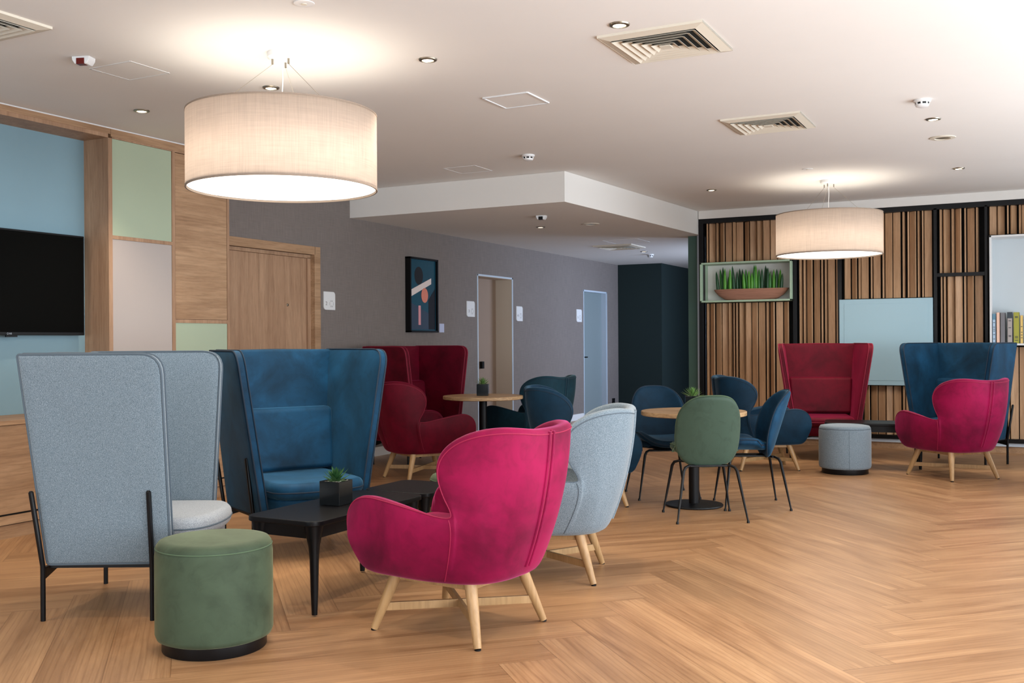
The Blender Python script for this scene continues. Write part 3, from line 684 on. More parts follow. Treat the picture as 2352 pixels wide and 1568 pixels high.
def make_armchair(mat, seammat, seatmat, label):
    t_ = thing('wing_armchair', (0, 0, 0), 0, label, 'chair', 'winged armchairs on wooden legs')
    U = [k_*.25 for k_ in range(-76, 77)]; V = [0, .08, .18, .3, .42, .54, .66, .78, .89, .965, 1]
    m_ = MB(); nu = len(U); vs = []
    def under(p, k_, zf): return Vector((p.x*k_, (p.y+.04)*k_-.04, .252+(p.z-.252)*zf))
    for k_, zf in ((.62, 0), (.82, .05), (.93, .28)): vs += [under(shell_pt(u, 0), k_, zf) for u in U]
    vs += [shell_pt(u, v) for v in V for u in U]; nv = len(V)+3
    fs = [(j*nu+i, j*nu+i+1, (j+1)*nu+i+1, (j+1)*nu+i) for j in range(nv-1) for i in range(nu-1)]
    m_.add(vs, fs)
    me_o = m_.build('shell', mat, t_, solid=.062, subsurf=1, ang=180)
    me = me_o.data
    pl_ = me.polygons[6*(nu-1)+4]; c = pl_.center
    if pl_.normal.dot(Vector((c.x, c.y, 0))) < 0: me.flip_normals()
    out = [under(shell_pt(u, 0), .80, 0) for u in U[::4]]
    MB().prism([(p.x, p.y) for p in out], .256, .268).build('underside', seammat, t_)
    # padded inner back
    Ui = [k_*.5 for k_ in range(-12, 13)]; Vi = [.22, .4, .58, .76, .9]
    ins = MB(); nu2 = len(Ui)
    vs = []
    for off in (.060, .10):
        for v in Vi:
            for u in Ui:
                e_ = min(1, (6-abs(u))/1.6, (v-.16)/.12 if v < .3 else 9, (.97-v)/.12)
                vs.append(shell_pt(u, v)-shell_n(u, v)*(.055+(off-.055)*max(.1, e_)))
    N = nu2*len(Vi); fs = []
    for j in range(len(Vi)-1):
        for i in range(nu2-1):
            q = (j*nu2+i, j*nu2+i+1, (j+1)*nu2+i+1, (j+1)*nu2+i); fs += [q, tuple(N+k2 for k2 in q)]
    bd = [i for i in range(nu2)]+[j*nu2+nu2-1 for j in range(1, len(Vi))]+[(len(Vi)-1)*nu2+i for i in range(nu2-2, -1, -1)]+[j*nu2 for j in range(len(Vi)-2, 0, -1)]
    for a, b in zip(bd, bd[1:]+bd[:1]): fs.append((a, b, N+b, N+a))
    ins.add(vs, fs).build('inner_back', seatmat, t_, subsurf=1, ang=180)
    # centre back rib and side seams
    for s_ in (-1, 1): MB().tube([shell_pt(s_*.16, .0+.098*k_)+shell_n(s_*.16, .098*k_)*.0 for k_ in range(11)], .0085, 8).build('back_rib', mat, t_)
    MB().tube([shell_pt(0, .0+.099*k_)+Vector((0, -.001, 0)) for k_ in range(11)], .003, 6).build('seam', seammat, t_)
    for s_ in (-1, 1):
        MB().tube([shell_pt(s_*11.2, .0+.1*k_)+shell_n(s_*11.2, .1*k_)*.0003 for k_ in range(10)], .0022, 6).build('seam', seammat, t_)
    MB().tube([shell_pt(u, .962)+shell_n(u, .95)*.0008 for u in U], .0028, 6).build('rim_piping', seammat, t_)
    # seat
    def so_(hx, yb, yf, n=16):
        o = [(-hx*.85, yb), (hx*.85, yb)]
        for k_ in range(n+1):
            a = k_/n*PI; o.append((hx*math.copysign(abs(math.cos(a))**.35, math.cos(a)), yf-.10+.10*math.sin(a)**.6))
        return o
    MB().prism(so_(.27, -.28, .335), .262, .345).build('seat_base', seatmat, t_, bevel=.02, ang=70)
    MB().prism(so_(.275, -.33, .365), .34, .455).build('seat_cushion', seatmat, t_, bevel=.042, seg=5, ang=70)
    # beech legs, rails and crossed stretchers
    for sx in (-1, 1):
        for sy in (-1, 1):
            a = Vector((sx*.195, sy*.20-.01, .268)); b = Vector((sx*.262, sy*.285-.01, .006))
            lg = MB().tube([a+Vector((0, 0, .015)), a, a*.5+b*.5, b], [.028, .029, .0235, .0165], 14).build('leg', M['beech'], t_)
            MB().lathe([(.014, 0), (.014, .007)], 14, (b.x, b.y, 0)).build('glide', M['black'], lg)
    fr_ = MB()
    for sy in (-1, 1): fr_.bar((-.20, sy*.20-.01, .25), (.20, sy*.20-.01, .25), .022, .046)
    for sx in (-1, 1): fr_.bar((sx*.195, -.21, .25), (sx*.195, .19, .25), .022, .046)
    fr_.build('under_rail', M['beech'], t_, bevel=.003, seg=2)
    for s_ in (-1, 1): MB().bar((-.236, s_*.252-.01, .104), (.236, -s_*.252-.01, .104), .018, .036 if s_ > 0 else .0361).build('stretcher', M['beech'], t_, bevel=.002, seg=2)
    return t_
arm = make_armchair(M['pink_v'], M['seam_p'], M['pink_v'], 'large raspberry velvet winged armchair in the foreground, back towards the camera')
p = WC(-.253, 4.58); arm.location = (p.x, p.y, 0); arm.rotation_euler.z = face_rot(146.6)
def place_arm(lat, dep, deg, mat, seam, label):
    q = WC(lat, dep); return dup(arm, q, face_rot(deg), label, swap={M['pink_v']: mat, M['seam_p']: seam})
g_ = place_arm(.178, 5.61, 170, M['felt_b'], M['seam_g'], 'light grey felt winged armchair just behind the foreground raspberry one')
for ch in g_.children:
    if ch.name.split('.')[0] in ('inner_back', 'seat_cushion', 'seat_base'): ch.material_slots[0].link = 'OBJECT'; ch.material_slots[0].material = M['felt_c']
place_arm(-.84, 9.55, 32, M['shaded_pink_v'], M['seam_shaded_p'], 'shaded raspberry velvet winged armchair facing away, left of the round table')
place_arm(.17, 10.75, 142, M['teal_v'], M['seam_b'], 'dark teal velvet winged armchair right of the far round table')
place_arm(.60, 8.05, 2, M['navy_v'], M['seam_b'], 'navy velvet winged armchair mostly hidden behind the grey one')
place_arm(2.54, 10.15, 0, M['navy_v'], M['seam_b'], 'navy velvet winged armchair behind the dining chairs, before the slatted screen')
place_arm(4.11, 9.42, 109, M['pink_v'], M['seam_p'], 'raspberry velvet winged armchair at the right, in front of the blue booth chair')
place_arm(4.86, 8.45, 180, M['felt_g'], M['seam_g'], 'pale grey armchair cut off by the right edge of the view')

# ================================================================ shell dining chair
def disc_shell(fn, nr=9, na=36, th_=.045):
    vs = [fn(0, 0)]; fs = []
    for i in range(1, nr+1):
        for k_ in range(na): vs.append(fn(i/nr, 2*PI*k_/na))
    for k_ in range(na): fs.append((0, 1+k_, 1+(k_+1) % na))
    for i in range(nr-1):
        for k_ in range(na):
            fs.append((1+i*na+k_, 1+i*na+(k_+1) % na, 1+(i+1)*na+(k_+1) % na, 1+(i+1)*na+k_))
    return MB().add(vs, fs)
def spow(x, p): return math.copysign(abs(x)**p, x)
def back_fn(r, a):
    e = .62; x = .247*r*spow(math.cos(a), e); z = .262*r*spow(math.sin(a), e+.02)
    zz = z/.262; x *= 1-.10*max(0, -zz)**2-.10*max(0, zz)**2
    y = -.225-.085*zz+.13*(abs(x)/.243)**2.3*(.85+.15*zz)
    if zz < -.6: y += .05*(-.6-zz)**2*2
    return Vector((x, y, .634+z))
def seat_fn(r, a):
    e = .72; x = .235*r*spow(math.cos(a), e); y = .212*r*spow(math.sin(a), e)
    z = .440+.07*(abs(x)/.235)**2.6*(1 if y > -.1 else .5)-.02*max(0, y/.212)**2
    return Vector((x, y+.08, z))
def off_fn(fn, a, d, ref):
    e = 1e-2; p = fn(.97, a); n = (fn(1, a)-fn(.94, a)).cross(fn(.97, a+e)-fn(.97, a-e)).normalized()
    if n.dot(ref) < 0: n = -n
    return fn(1, a)-n*d
def make_dining(mat, label, seammat):
    t_ = thing('dining_chair', (0, 0, 0), 0, label, 'chair', 'shell dining chairs around the near round table')
    for nm, fn, th_, flipv in (('backrest', back_fn, .04, Vector((0, -1, 0))), ('seat', seat_fn, .055, Vector((0, 0, -1)))):
        o = disc_shell(fn).build(nm, mat, t_, solid=th_, subsurf=1, ang=180); me = o.data
        if me.polygons[0].normal.dot(flipv) < 0: me.flip_normals()
        MB().tube([off_fn(fn, 2*PI*(k_+.5)/72, th_*.5, flipv) for k_ in range(72)], .0042, 6, closed=True).build('piping', seammat, o)
    for sx in (-1, 1):
        for sy in (-1, 1):
            P = [(sx*.06, sy*.12+.02, .392), (sx*.15, sy*.16+.01, .395), (sx*.178, sy*.182+.01, .385), (sx*.192, sy*.192+.008, .36), (sx*.25, sy*.245, .02), (sx*.252, sy*.247, .012), (sx*.252, sy*.247, .0)]
            MB().tube(P, [.009, .0095, .0105, .0115, .0065, .0105, .0105], 12).build('leg', M['blackmetal'], t_)
    MB().bar((-.15, .17, .392), (.15, .17, .392), .02, .012).bar((-.15, -.14, .392), (.15, -.14, .392), .02, .012).box(-.08, .08, -.14, .17, .388, .40).build('seat_frame', M['blackmetal'], t_, bevel=.003, seg=2)
    return t_
din = make_dining(M['sage_v'], 'sage green dining chair with its back to the camera at the round table', M['seam_gr'])
p = WC(1.394, 7.32); din.location = (p.x, p.y, 0); din.rotation_euler.z = face_rot(93)
sb = {M['sage_v']: M['blue_v'], M['seam_gr']: M['seam_b']}; sn = {M['sage_v']: M['navy_v'], M['seam_gr']: M['seam_b']}
p = WC(1.86, 7.84); dup(din, p, face_rot(178), 'blue velvet dining chair at the right of the round table, turned left', swap=sb)
p = WC(1.245, 8.38); dup(din, p, face_rot(-84), 'blue velvet dining chair on the far left side of the round table, facing the camera', swap=sn)

# ================================================================ round pedestal tables
def make_round():
    t_ = thing('round_table', (0, 0, 0), 0, 'x', 'table', 'round pedestal tables')
    MB().lathe([(0, .705), (.40, .705), (.408, .710), (.408, .736), (.404, .740), (0, .740)], 72, cap=False).build('tabletop', M['oak_top'], t_)
    MB().lathe([(.0, .693), (.13, .693), (.13, .705), (.0, .705)], 40, cap=False).build('mounting_plate', M['blackmetal'], t_)
    MB().lathe([(.041, .02), (.041, .695)], 32).build('column', M['blackmetal'], t_)
    MB().lathe([(0, 0), (.222, 0), (.225, .006), (.222, .014), (.05, .022), (0, .022)], 64, cap=False).build('base', M['blackmetal'], t_)
    return t_
rt = make_round(); p = WC(1.417, 7.86); rt.location = p; rt.rotation_euler.z = .3
rt['label'] = 'round oak table on a black column between the green and blue dining chairs'
p = WC(-.30, 10.25); dup(rt, p, .1, 'round oak table on a black column, farther back near the grey wall')

# ================================================================ pots with succulents
def make_pot(n_leaf, leafmat, spread, hgt, label, seed, cat='plant', sz=.122):
    rnd = random.Random(seed)
    t_ = thing('potted_succulent', (0, 0, 0), 0, label, 'plant', 'succulents in black cube pots')
    h = sz; a = sz/2; wl = .006
    m_ = MB()
    m_.add([(-a, -a, 0), (a, -a, 0), (a, a, 0), (-a, a, 0), (-a, -a, h), (a, -a, h), (a, a, h), (-a, a, h),
            (-a+wl, -a+wl, h), (a-wl, -a+wl, h), (a-wl, a-wl, h), (-a+wl, a-wl, h), (-a+wl, -a+wl, h-.03), (a-wl, -a+wl, h-.03), (a-wl, a-wl, h-.03), (-a+wl, a-wl, h-.03)],
           [(0, 3, 2, 1), (0, 1, 5, 4), (1, 2, 6, 5), (2, 3, 7, 6), (3, 0, 4, 7), (4, 5, 9, 8), (5, 6, 10, 9), (6, 7, 11, 10), (7, 4, 8, 11),
            (8, 9, 13, 12), (9, 10, 14, 13), (10, 11, 15, 14), (11, 8, 12, 15), (12, 13, 14, 15)])
    m_.build('pot', M['potblack'], t_, bevel=.002, seg=2)
    pb = MB()
    for _ in range(150):
        x, y = rnd.uniform(-a+.01, a-.01), rnd.uniform(-a+.01, a-.01); r = rnd.uniform(.003, .0055)
        pb.lathe([(0, -r), (r, 0), (0, r)], 6, (x, y, h-.008+rnd.uniform(-.002, .003)), cap=False)
    pb.box(-a+.007, a-.007, -a+.007, a-.007, h-.02, h-.010)
    q = pb.build('pebbles', M['pebble'], t_, smooth=False); q['kind'] = 'stuff'
    lf = MB()
    for i in range(n_leaf):
        fr_ = i/n_leaf; az = i*2.39996+rnd.uniform(-.2, .2); el = R(12+70*fr_+rnd.uniform(-6, 6)); L_ = hgt*(1.05-.35*fr_)*rnd.uniform(.85, 1.1)
        d = Vector((math.cos(az)*math.cos(el), math.sin(az)*math.cos(el), math.sin(el))); sd = Vector((-math.sin(az), math.cos(az), 0)); up = sd.cross(d)*-1
        if up.z < 0: up = -up
        base = Vector((math.cos(az)*.012*(1-fr_), math.sin(az)*.012*(1-fr_), h-.006+.02*fr_)); wd = spread*(1-.35*fr_)
        vs = []; K = 6
        for k_ in range(K+1):
            u = k_/K; c = base+d*L_*u+Vector((0, 0, 1))*(.10*L_*u*u)*(1 if el < .9 else 0); w1 = wd*(math.sin(PI*(u*.62+.28)))*(1-u**3)+.0004; t1 = w1*.42
            vs += [c+sd*w1, c-up*t1, c-sd*w1, c+up*t1*.25]
        fs = [(k_*4+q_, k_*4+(q_+1) % 4, k_*4+4+(q_+1) % 4, k_*4+4+q_) for k_ in range(K) for q_ in range(4)]
        lf.add(vs, fs+[(0, 1, 2, 3)])
    lf.build('leaves', leafmat, t_, ang=70)
    return t_
pt = make_pot(42, M['leaf'], .0105, .078, 'dark rosette succulent in a black cube pot on the black coffee table', 3)
p = WC(-.915, 5.20, .4565); pt.location = p; pt.rotation_euler.z = R(3)
pt2 = make_pot(46, M['leaf_y'], .006, .080, 'spiky light green succulent in a black cube pot on the near round table', 5, sz=.118)
p = WC(1.405, 7.83, .741); pt2.location = p; pt2.rotation_euler.z = R(20)
p = WC(-.30, 10.25, .741); dup(pt2, p, R(24), 'spiky green succulent in a black cube pot on the far round table')

# ================================================================ black coffee tables
def round_rect(hx, hy, r, n=6):
    o = []
    for cx, cy, a0 in ((hx-r, hy-r, 0), (-hx+r, hy-r, 90), (-hx+r, -hy+r, 180), (hx-r, -hy+r, 270)):
        for k_ in range(n+1): a = R(a0+90*k_/n); o.append((cx+r*math.cos(a), cy+r*math.sin(a)))
    return o
def make_coffee(hx, hy, label):
    t_ = thing('coffee_table', (0, 0, 0), 0, label, 'table', 'black lacquered coffee tables')
    MB().prism(round_rect(hx, hy, .065), .430, .455).build('tabletop', M['black'], t_, bevel=.004, seg=2, ang=50)
    ap = MB(); x_, y_ = hx-.045, hy-.045
    ap.box(-x_, x_, -y_, -y_+.02, .365, .43).box(-x_, x_, y_-.02, y_, .365, .43).box(-x_, -x_+.02, -y_, y_, .365, .43).box(x_-.02, x_, -y_, y_, .365, .43)
    ap.build('apron', M['black'], t_)
    for sx in (-1, 1):
        for sy in (-1, 1):
            c = Vector((sx*(hx-.052), sy*(hy-.052), 0)); i_ = Vector((-sx, -sy, 0)).normalized()
            P = [c+Vector((0, 0, .43))+i_*.012, c+Vector((0, 0, .38))+i_*.010, c+Vector((0, 0, .33))+i_*.004, c+Vector((0, 0, .27)), c+Vector((0, 0, .12)), c+Vector((0, 0, .008))]
            MB().tube(P, [.047, .038, .027, .022, .0185, .0135], 16).build('leg', M['black'], t_)
    return t_
ct = make_coffee(.475, .222, 'long black coffee table with a potted succulent, in front of the blue booth chair')
p = WC(-.893, 5.19); ct.location = p; ct.rotation_euler.z = R(62.4)+YAW
p = WC(3.66, 10.17); dup(ct, p, R(-19)+YAW, 'long black coffee table behind the small grey pouf, right side')
c2 = make_coffee(.225, .222, 'square black coffee table butted against the far end of the long one')
p = WC(-.893+.712*math.cos(R(62.4)), 5.19+.712*math.sin(R(62.4))); c2.location = p; c2.rotation_euler.z = R(62.4)+YAW

# ================================================================ poufs
def make_pouf(mat, seam, label, seed=0):
    t_ = thing('pouf', (0, 0, 0), 0, label, 'pouf', 'round poufs on black plinths')
    MB().lathe([(0, .05), (.222, .05), (.236, .056), (.243, .075), (.2435, .2), (.243, .40), (.240, .425), (.2365, .433)], 72, cap=False).build('body', mat, t_, ang=60)
    MB().lathe([(.2375, .433), (.2365, .443), (.226, .457), (.19, .463), (0, .466)], 72, cap=False).build('seat_top', mat, t_, ang=60)
    MB().tube([(.2392*math.cos(2*PI*k_/72), .2392*math.sin(2*PI*k_/72), .432) for k_ in range(72)], .0028, 6, closed=True).build('piping', seam, t_)
    MB().tube([(.2436*math.cos(-1.72), .2436*math.sin(-1.72), .06+.04*k_) for k_ in range(10)], .0012, 5).build('side_seam', seam, t_)
    MB().lathe([(0, 0), (.214, 0), (.216, .004), (.216, .052), (0, .052)], 72, cap=False).build('plinth', M['blackmetal'], t_)
    return t_
pf = make_pouf(M['green_v'], M['seam_gr'], 'olive green velvet pouf in the left foreground')
p = WC(-1.276, 4.29); pf.location = p; pf.rotation_euler.z = R(200)
p = WC(-.28, 6.32); dup(pf, p, 1.1, 'olive green pouf mostly hidden behind the foreground armchair and coffee tables')
p = WC(3.22, 9.74); dup(pf, p, R(27), 'light grey felt pouf in front of the right-hand black coffee table', swap={M['green_v']: M['felt_b'], M['seam_gr']: M['seam_g']})

# ================================================================ snake plants in the niche
bowl = thing('planter_bowl', ((X0+SX(1821))/2+.03, SY+.05, zPb+tt), 0, 'long terracotta bowl of upright snake plants in the green niche', 'plant')
bw = plain('ribbed terracotta', (150, 104, 84), .85)
t = NT('ribbed terracotta clay'); v = t.coord((1, 1, 30)); nn = t.noise(v, 6, 3); c = lin((172, 122, 100))
t.l(t.ramp(nn, [(.35, sc(c, .72)), (.6, c)]), t.b.inputs['Base Color']); t.set(Roughness=.85); t.bump(nn, .5, .004)
m_ = MB(); na = 56; prof = [(.60, 0), (.72, .018), (.86, .06), (.96, .11), (1.0, .142), (.965, .142), (.93, .12), (0.0, .118)]
vs = []
for (r, z) in prof:
    for k_ in range(na):
        a = 2*PI*k_/na; vs.append((.475*r*spow(math.cos(a), .8), .105*r*spow(math.sin(a), .8), z))
m_.add(vs, [(i*na+k_, i*na+(k_+1) % na, (i+1)*na+(k_+1) % na, (i+1)*na+k_) for i in range(len(prof)-1) for k_ in range(na)]+[tuple(range(na))[::-1]])
m_.build('bowl', t.m, bowl, ang=50)
def spikemat(nm, c1, c2):
    t = NT(nm); wv = t.n('ShaderNodeTexWave'); wv.bands_direction = 'Z'; wv.inputs['Scale'].default_value = 18; wv.inputs['Distortion'].default_value = 1.5
    t.l(t.coord(), wv.inputs['Vector']); t.l(t.ramp(wv.outputs[1], [(.3, lin(c1)), (.8, lin(c2))]), t.b.inputs['Base Color']); t.set(Roughness=.4); return t.m
sp1, sp2, sp3 = spikemat('bright snake leaf', (70, 140, 36), (96, 168, 52)), spikemat('mid snake leaf', (38, 100, 36), (56, 126, 44)), spikemat('deep snake leaf', (20, 62, 36), (34, 84, 44))
px_l = [(555, 935, 590, 2), (605, 895, 640, 1), (655, 870, 670, 2), (692, 890, 695, 0), (738, 1010, 738, 1), (775, 895, 775, 0), (802, 850, 835, 2), (868, 935, 870, 2), (890, 885, 915, 2), (942, 895, 955, 2), (975, 955, 985, 0),
        (1003, 900, 1030, 1), (1055, 925, 1060, 0), (1100, 955, 1103, 0), (1122, 830, 1130, 1), (1147, 830, 1155, 0), (1195, 900, 1200, 1), (1245, 890, 1240, 2), (1280, 838, 1290, 2), (1308, 875, 1310, 2), (1340, 880, 1330, 2), (1372, 940, 1365, 1),
        (1415, 900, 1415, 0), (1460, 895, 1450, 2), (1508, 895, 1490, 0), (1562, 965, 1535, 2)]
rnd = random.Random(11)
for (xt, yt, xb, sh) in px_l:
    a = aty(1560+xb/6.532, 480+1165/6.532, SY+.05); b = aty(1560+xt/6.532, 480+yt/6.532, SY+.05)
    dy = rnd.uniform(-.035, .035); zb = .10; zt_ = b.z-bowl.location.z
    p0 = Vector((a.x-bowl.location.x, dy, zb)); p1 = Vector((b.x-bowl.location.x, dy+rnd.uniform(-.02, .02), zt_))
    rr = [.017, .021, .020, .016, .010, .001]
    lo = MB().tube([p0.lerp(p1, u) for u in (0, .2, .45, .7, .88, 1)], rr, 10).build('leaf', (sp1, sp2, sp3)[sh], bowl)

# ================================================================ pendant drum lamps
def make_pendant(label, power):
    t_ = thing('pendant_lamp', (0, 0, 0), 0, label, 'lamp', 'linen drum pendant lamps')
    r, zb, zt_ = .535, 2.165-CZ, 2.598-CZ
    MB().lathe([(r, zb), (r, zt_)], 96, cap=False).build('shade', M['shade'], t_, solid=.002)
    MB().lathe([(r+.002, zb), (r+.002, zb+.010), (r-.006, zb+.010), (r-.006, zb), (r+.002, zb)], 96, cap=False).build('lower_binding', M['shadetrim'], t_)
    MB().lathe([(r+.002, zt_-.008), (r+.002, zt_), (r-.006, zt_), (r-.006, zt_-.008), (r+.002, zt_-.008)], 96, cap=False).build('upper_binding', M['shadetrim'], t_)
    MB().lathe([(0, zb+.012), (r-.008, zb+.012), (r-.008, zb+.016), (0, zb+.016)], 96, cap=False).build('diffuser', M['diffuser'], t_)
    MB().lathe([(0, 0), (.085, 0), (.085, -.028), (.07, -.040), (0, -.040)], 40, cap=False).build('canopy', M['trimwhite'], t_)
    MB().tube([(0, 0, -.04), (.004, 0, -.15), (-.003, 0, -.25), (0, 0, zt_-.04), (0, 0, zb+.2)], .0035, 8).build('cable', M['trimwhite'], t_)
    for k_ in range(3):
        a = R(90+120*k_+20); wq = MB().tube([(.055*math.cos(a), .055*math.sin(a), -.07), (.42*math.cos(a), .42*math.sin(a), zt_-.03)], .0012, 6).build('wire', M['steel'], t_)
        MB().tube([(.055*math.cos(a), .055*math.sin(a), -.04), (.055*math.cos(a), .055*math.sin(a), -.07)], .006, 8).build('wire_grip', M['steel'], wq)
    sp_ = MB()
    for k_ in range(3):
        a = R(90+120*k_+20); sp_.bar((0, 0, zt_-.03), ((r-.004)*math.cos(a), (r-.004)*math.sin(a), zt_-.03), .008, .004)
    sp_.build('spider_frame', M['trimwhite'], t_)
    return t_
def pt_light(loc, power, col, rad):
    l = bpy.data.lights.new('lamp_glow', 'POINT'); l.energy = power; l.color = col; l.shadow_soft_size = rad
    o = bpy.data.objects.new('lamp_glow', l); COL.objects.link(o); o.location = loc; return o
WARM = (1.0, .85, .71)
pen = make_pendant('large pink linen drum pendant hanging at the upper left', 0); pen.location = (-3.823, 4.502, CZ)
dup(pen, (-1.912, 10.824, CZ), R(40), 'linen drum pendant hanging farther away in front of the slatted screen')
for x, y in ((-3.823, 4.502), (-1.912, 10.824)):
    for k_ in range(3):
        a = R(120*k_); pt_light((x+.2*math.cos(a), y+.2*math.sin(a), 2.31), 1.9, WARM, .14)
    l = bpy.data.lights.new('lamp_down', 'AREA'); l.shape = 'DISK'; l.size = 1.0; l.energy = 16; l.color = (1, .87, .72)
    o = bpy.data.objects.new('lamp_down', l); COL.objects.link(o); o.location = (x, y, 2.16)

# ================================================================ ceiling fittings
def make_downlight(label):
    t_ = thing('downlight', (0, 0, 0), 0, label, 'ceiling light', 'recessed round downlights')
    MB().lathe([(.034, -.001), (.036, -.010), (.052, -.007), (.055, -.0005), (.034, -.001)], 40, cap=False).build('trim_ring', M['steel'], t_)
    MB().lathe([(0, -.006), (.033, -.006), (.034, -.002), (0, -.001)], 32, cap=False).build('bulb', M['bulb'], t_)
    return t_
DL = [(-1.93, 4.94, CZ, 'downlight beside the large square air vent'), (-3.16, 5.01, CZ, 'downlight in the ceiling between the near pendant and the large vent'),
      (-4.40, 5.07, CZ, 'downlight seen just above the near pendant shade'), (-5.64, 5.13, CZ, 'downlight near the oak wall unit'),
      (-.68, 8.20, CZ, 'downlight between smoke detector and ceiling speaker, right'), (-.66, 10.69, CZ, 'downlight nearest the slatted screen at the right'),
      (-3.17, 10.86, CZ, 'downlight left of the far pendant near the bulkhead'), (-5.22, 10.76, BZ, 'downlight under the lowered bulkhead, nearer one'), (-5.29, 14.5, BZ, 'downlight under the bulkhead far back by the corridor')]
dl0 = None
for (x, y, z, lb) in DL:
    if dl0 is None: dl0 = make_downlight(lb); o = dl0; o.location = (x, y, z)
    else: o = dup(dl0, (x, y, z), 0, lb)
    l = bpy.data.lights.new('spot', 'SPOT'); l.energy = 62 if z > 2.8 else 12; l.spot_size = R(100); l.spot_blend = .6; l.color = (1, .84, .66); l.shadow_soft_size = .03
    s_ = bpy.data.objects.new('spot', l); COL.objects.link(s_); s_.location = (x, y, z-.02)
# more downlights of the same grid behind the camera, light only the near floor
for (x, y) in ((-1.93, 2.4), (-4.4, 2.5), (-.68, 5.0)):
    l = bpy.data.lights.new('spot', 'SPOT'); l.energy = 62; l.spot_size = R(100); l.spot_blend = .6; l.color = (1, .84, .66); l.shadow_soft_size = .03
    s_ = bpy.data.objects.new('spot', l); COL.objects.link(s_); s_.location = (x, y, CZ-.02)
def make_vent(label):
    t_ = thing('air_vent', (0, 0, 0), 0, label, 'vent', 'square louvred ceiling vents')
    S = .295
    MB().box(-S+.02, S-.02, -S+.02, S-.02, -.004, -.001).build('backing', M['charcoal'], t_)  # dark plate put in for the shade inside the vent
    f_ = MB()
    def ring(m_, r0, z0, r1, z1, tk=.002):
        a = [(-r0, -r0, z0), (r0, -r0, z0), (r0, r0, z0), (-r0, r0, z0)]; b = [(-r1, -r1, z1), (r1, -r1, z1), (r1, r1, z1), (-r1, r1, z1)]
        a2 = [(x, y, z+tk) for x, y, z in a]; b2 = [(x, y, z+tk) for x, y, z in b]
        vs = a+b+a2+b2; fs = []
        for i in range(4):
            j = (i+1) % 4; fs += [(i, j, 4+j, 4+i), (8+i, 8+j, 12+j, 12+i), (i, j, 8+j, 8+i), (4+i, 4+j, 12+j, 12+i)]
        m_.add(vs, fs)
    ring(f_, S, -.012, S-.055, -.024, .012); ring(f_, S, -.001, S, -.013, .001)
    f_.build('frame', M['ventcream'], t_, smooth=False)
    lv = MB()
    for k_ in range(5):
        r1 = S-.060-k_*.042; ring(lv, r1, -.030, r1-.034, -.008, .0015)
    lv.box(-.03, .03, -.03, .03, -.028, -.022)
    lv.build('louvres', M['ventcream'], t_, smooth=False)
    return t_
vt = make_vent('large square air vent in the ceiling beside a downlight, top centre-right'); vt.location = (-1.818, 5.365, CZ)
dup(vt, (-1.806, 7.73, CZ), 0, 'square air vent farther away above the far pendant')
dup(vt, (-4.85, 3.26, CZ), 0, 'square air vent cut off at the top left corner of the view')
dup(vt, (-5.32, 13.56, BZ), 0, 'square air vent under the lowered bulkhead')
def make_smoke(label):
    t_ = thing('smoke_detector', (0, 0, 0), 0, label, 'smoke detector', 'white smoke detectors')
    MB().lathe([(0, 0), (.058, 0), (.058, -.014), (.05, -.018), (.047, -.020), (0, -.020)], 40, cap=False).build('base', M['trimwhite'], t_)
    MB().lathe([(0, -.019), (.046, -.019), (.044, -.034), (0, -.034)], 40, cap=False).build('sensing_slot', M['charcoal'], t_)
    m_ = MB()
    for k_ in range(8):
        a = 2*PI*k_/8; m_.cbox((.0455*math.cos(a), .0455*math.sin(a), -.027), (.006, .012, .016), Matrix.Rotation(a, 3, 'Z'))
    m_.lathe([(0, -.033), (.045, -.033), (.042, -.046), (.03, -.051), (0, -.052)], 40, cap=False).build('cap', M['trimwhite'], t_)
    return t_
sm = make_smoke('white smoke detector on the ceiling before the bulkhead, centre'); sm.location = (-4.006, 8.012, CZ)
dup(sm, (-.693, 7.51, CZ), 0, 'white smoke detector on the ceiling at the right')
dup(sm, (-5.39, 15.06, BZ), 0, 'small smoke detector under the bulkhead far back')
def make_pir(label, lens):
    t_ = thing('motion_sensor', (0, 0, 0), 0, label, 'sensor', 'white ceiling sensors')
    out = [(-.055, 0), (-.052, -.022), (-.035, -.045), (.035, -.045), (.052, -.022), (.055, 0)]
    m_ = MB().prism(out, -.035, .035); m_.v = [(x, z, y) for x, y, z in m_.v]; m_.build('housing', M['trimwhite'], t_, bevel=.004, seg=2)
    MB().box(-.024, .024, -.038, .002, -.0465, -.012).build('lens', lens, t_)
    return t_
pir = make_pir('white ceiling motion sensor with a dark red lens, top left', M['red_win']); pir.location = (-4.885, 4.019, CZ); pir.rotation_euler.z = R(20)
dup(pir, (-4.743, 9.80, BZ), R(10), 'white motion sensor with a black lens under the bulkhead', swap={M['red_win']: M['black']})
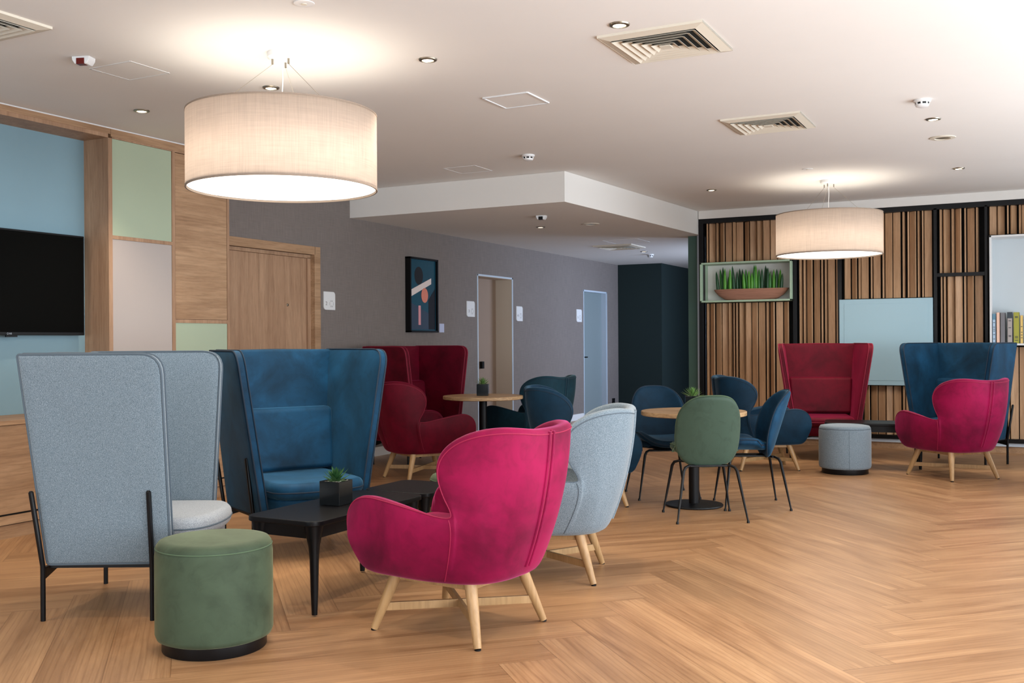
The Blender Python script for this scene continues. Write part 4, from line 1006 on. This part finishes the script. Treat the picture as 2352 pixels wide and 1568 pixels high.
def make_speaker(label):
    t_ = thing('ceiling_speaker', (0, 0, 0), 0, label, 'speaker', 'round flush ceiling speakers')
    MB().lathe([(.058, -.004), (.062, -.009), (.10, -.006), (.103, -.0005), (.058, -.001)], 48, cap=False).build('rim', M['ventcream'], t_)
    MB().lathe([(0, -.005), (.059, -.004), (.059, -.001), (0, -.001)], 40, cap=False).build('grille', M['steel'], t_)
    return t_
spk = make_speaker('round flush speaker in the ceiling right of the far vent'); spk.location = (-.676, 9.0, CZ)
dup(spk, (-4.58, 10.78, BZ), 0, 'round flush speaker under the bulkhead')
def make_disc(label):
    t_ = thing('ceiling_disc', (0, 0, 0), 0, label, 'ceiling cover', 'small white ceiling cover discs')
    MB().lathe([(0, -.004), (.03, -.006), (.05, -.004), (.052, -.0005), (0, -.0005)], 40, cap=False).build('cover', M['trimwhite'], t_)
    MB().lathe([(0, -.009), (.014, -.008), (.016, -.004), (0, -.003)], 24, cap=False).build('centre_cap', M['ventcream'], t_)
    return t_
dc = make_disc('flat white disc on the ceiling at the top edge, above the near pendant'); dc.location = (-3.165, 3.89, CZ)
dup(dc, (-1.963, 10.0, CZ), 0, 'faint flat disc on the ceiling just above the far pendant')
def hatch(x, y, z, sx, sy, label, raised):
    t_ = thing('access_panel', (x, y, z), 0, label, 'access panel', 'square ceiling access panels')
    m_ = MB(); k_ = .012
    for s_ in (-1, 1): m_.box(-sx/2, sx/2, s_*sy/2-k_/2, s_*sy/2+k_/2, -raised, 0); m_.box(s_*sx/2-k_/2, s_*sx/2+k_/2, -sy/2, sy/2, -raised, 0)
    m_.build('frame', M['trimwhite'], t_)
    MB().box(-sx/2+.008, sx/2-.008, -sy/2+.008, sy/2-.008, -raised*.4, 0).build('hatch', M['ceiling'], t_)
hatch(-3.162, 6.145, CZ, .335, .335, 'white framed square access panel in the ceiling, centre', .009)
hatch(-4.88, 4.35, CZ, .34, .30, 'faint flush access panel in the ceiling beside the motion sensor', .0025)
hatch(-4.85, 8.4, CZ, .34, .34, 'faint flush access panel in the ceiling left of the centre smoke detector', .0025)
hatch(-4.96, 12.9, BZ, .5, .5, 'flush access panel under the bulkhead near its vent', .003)
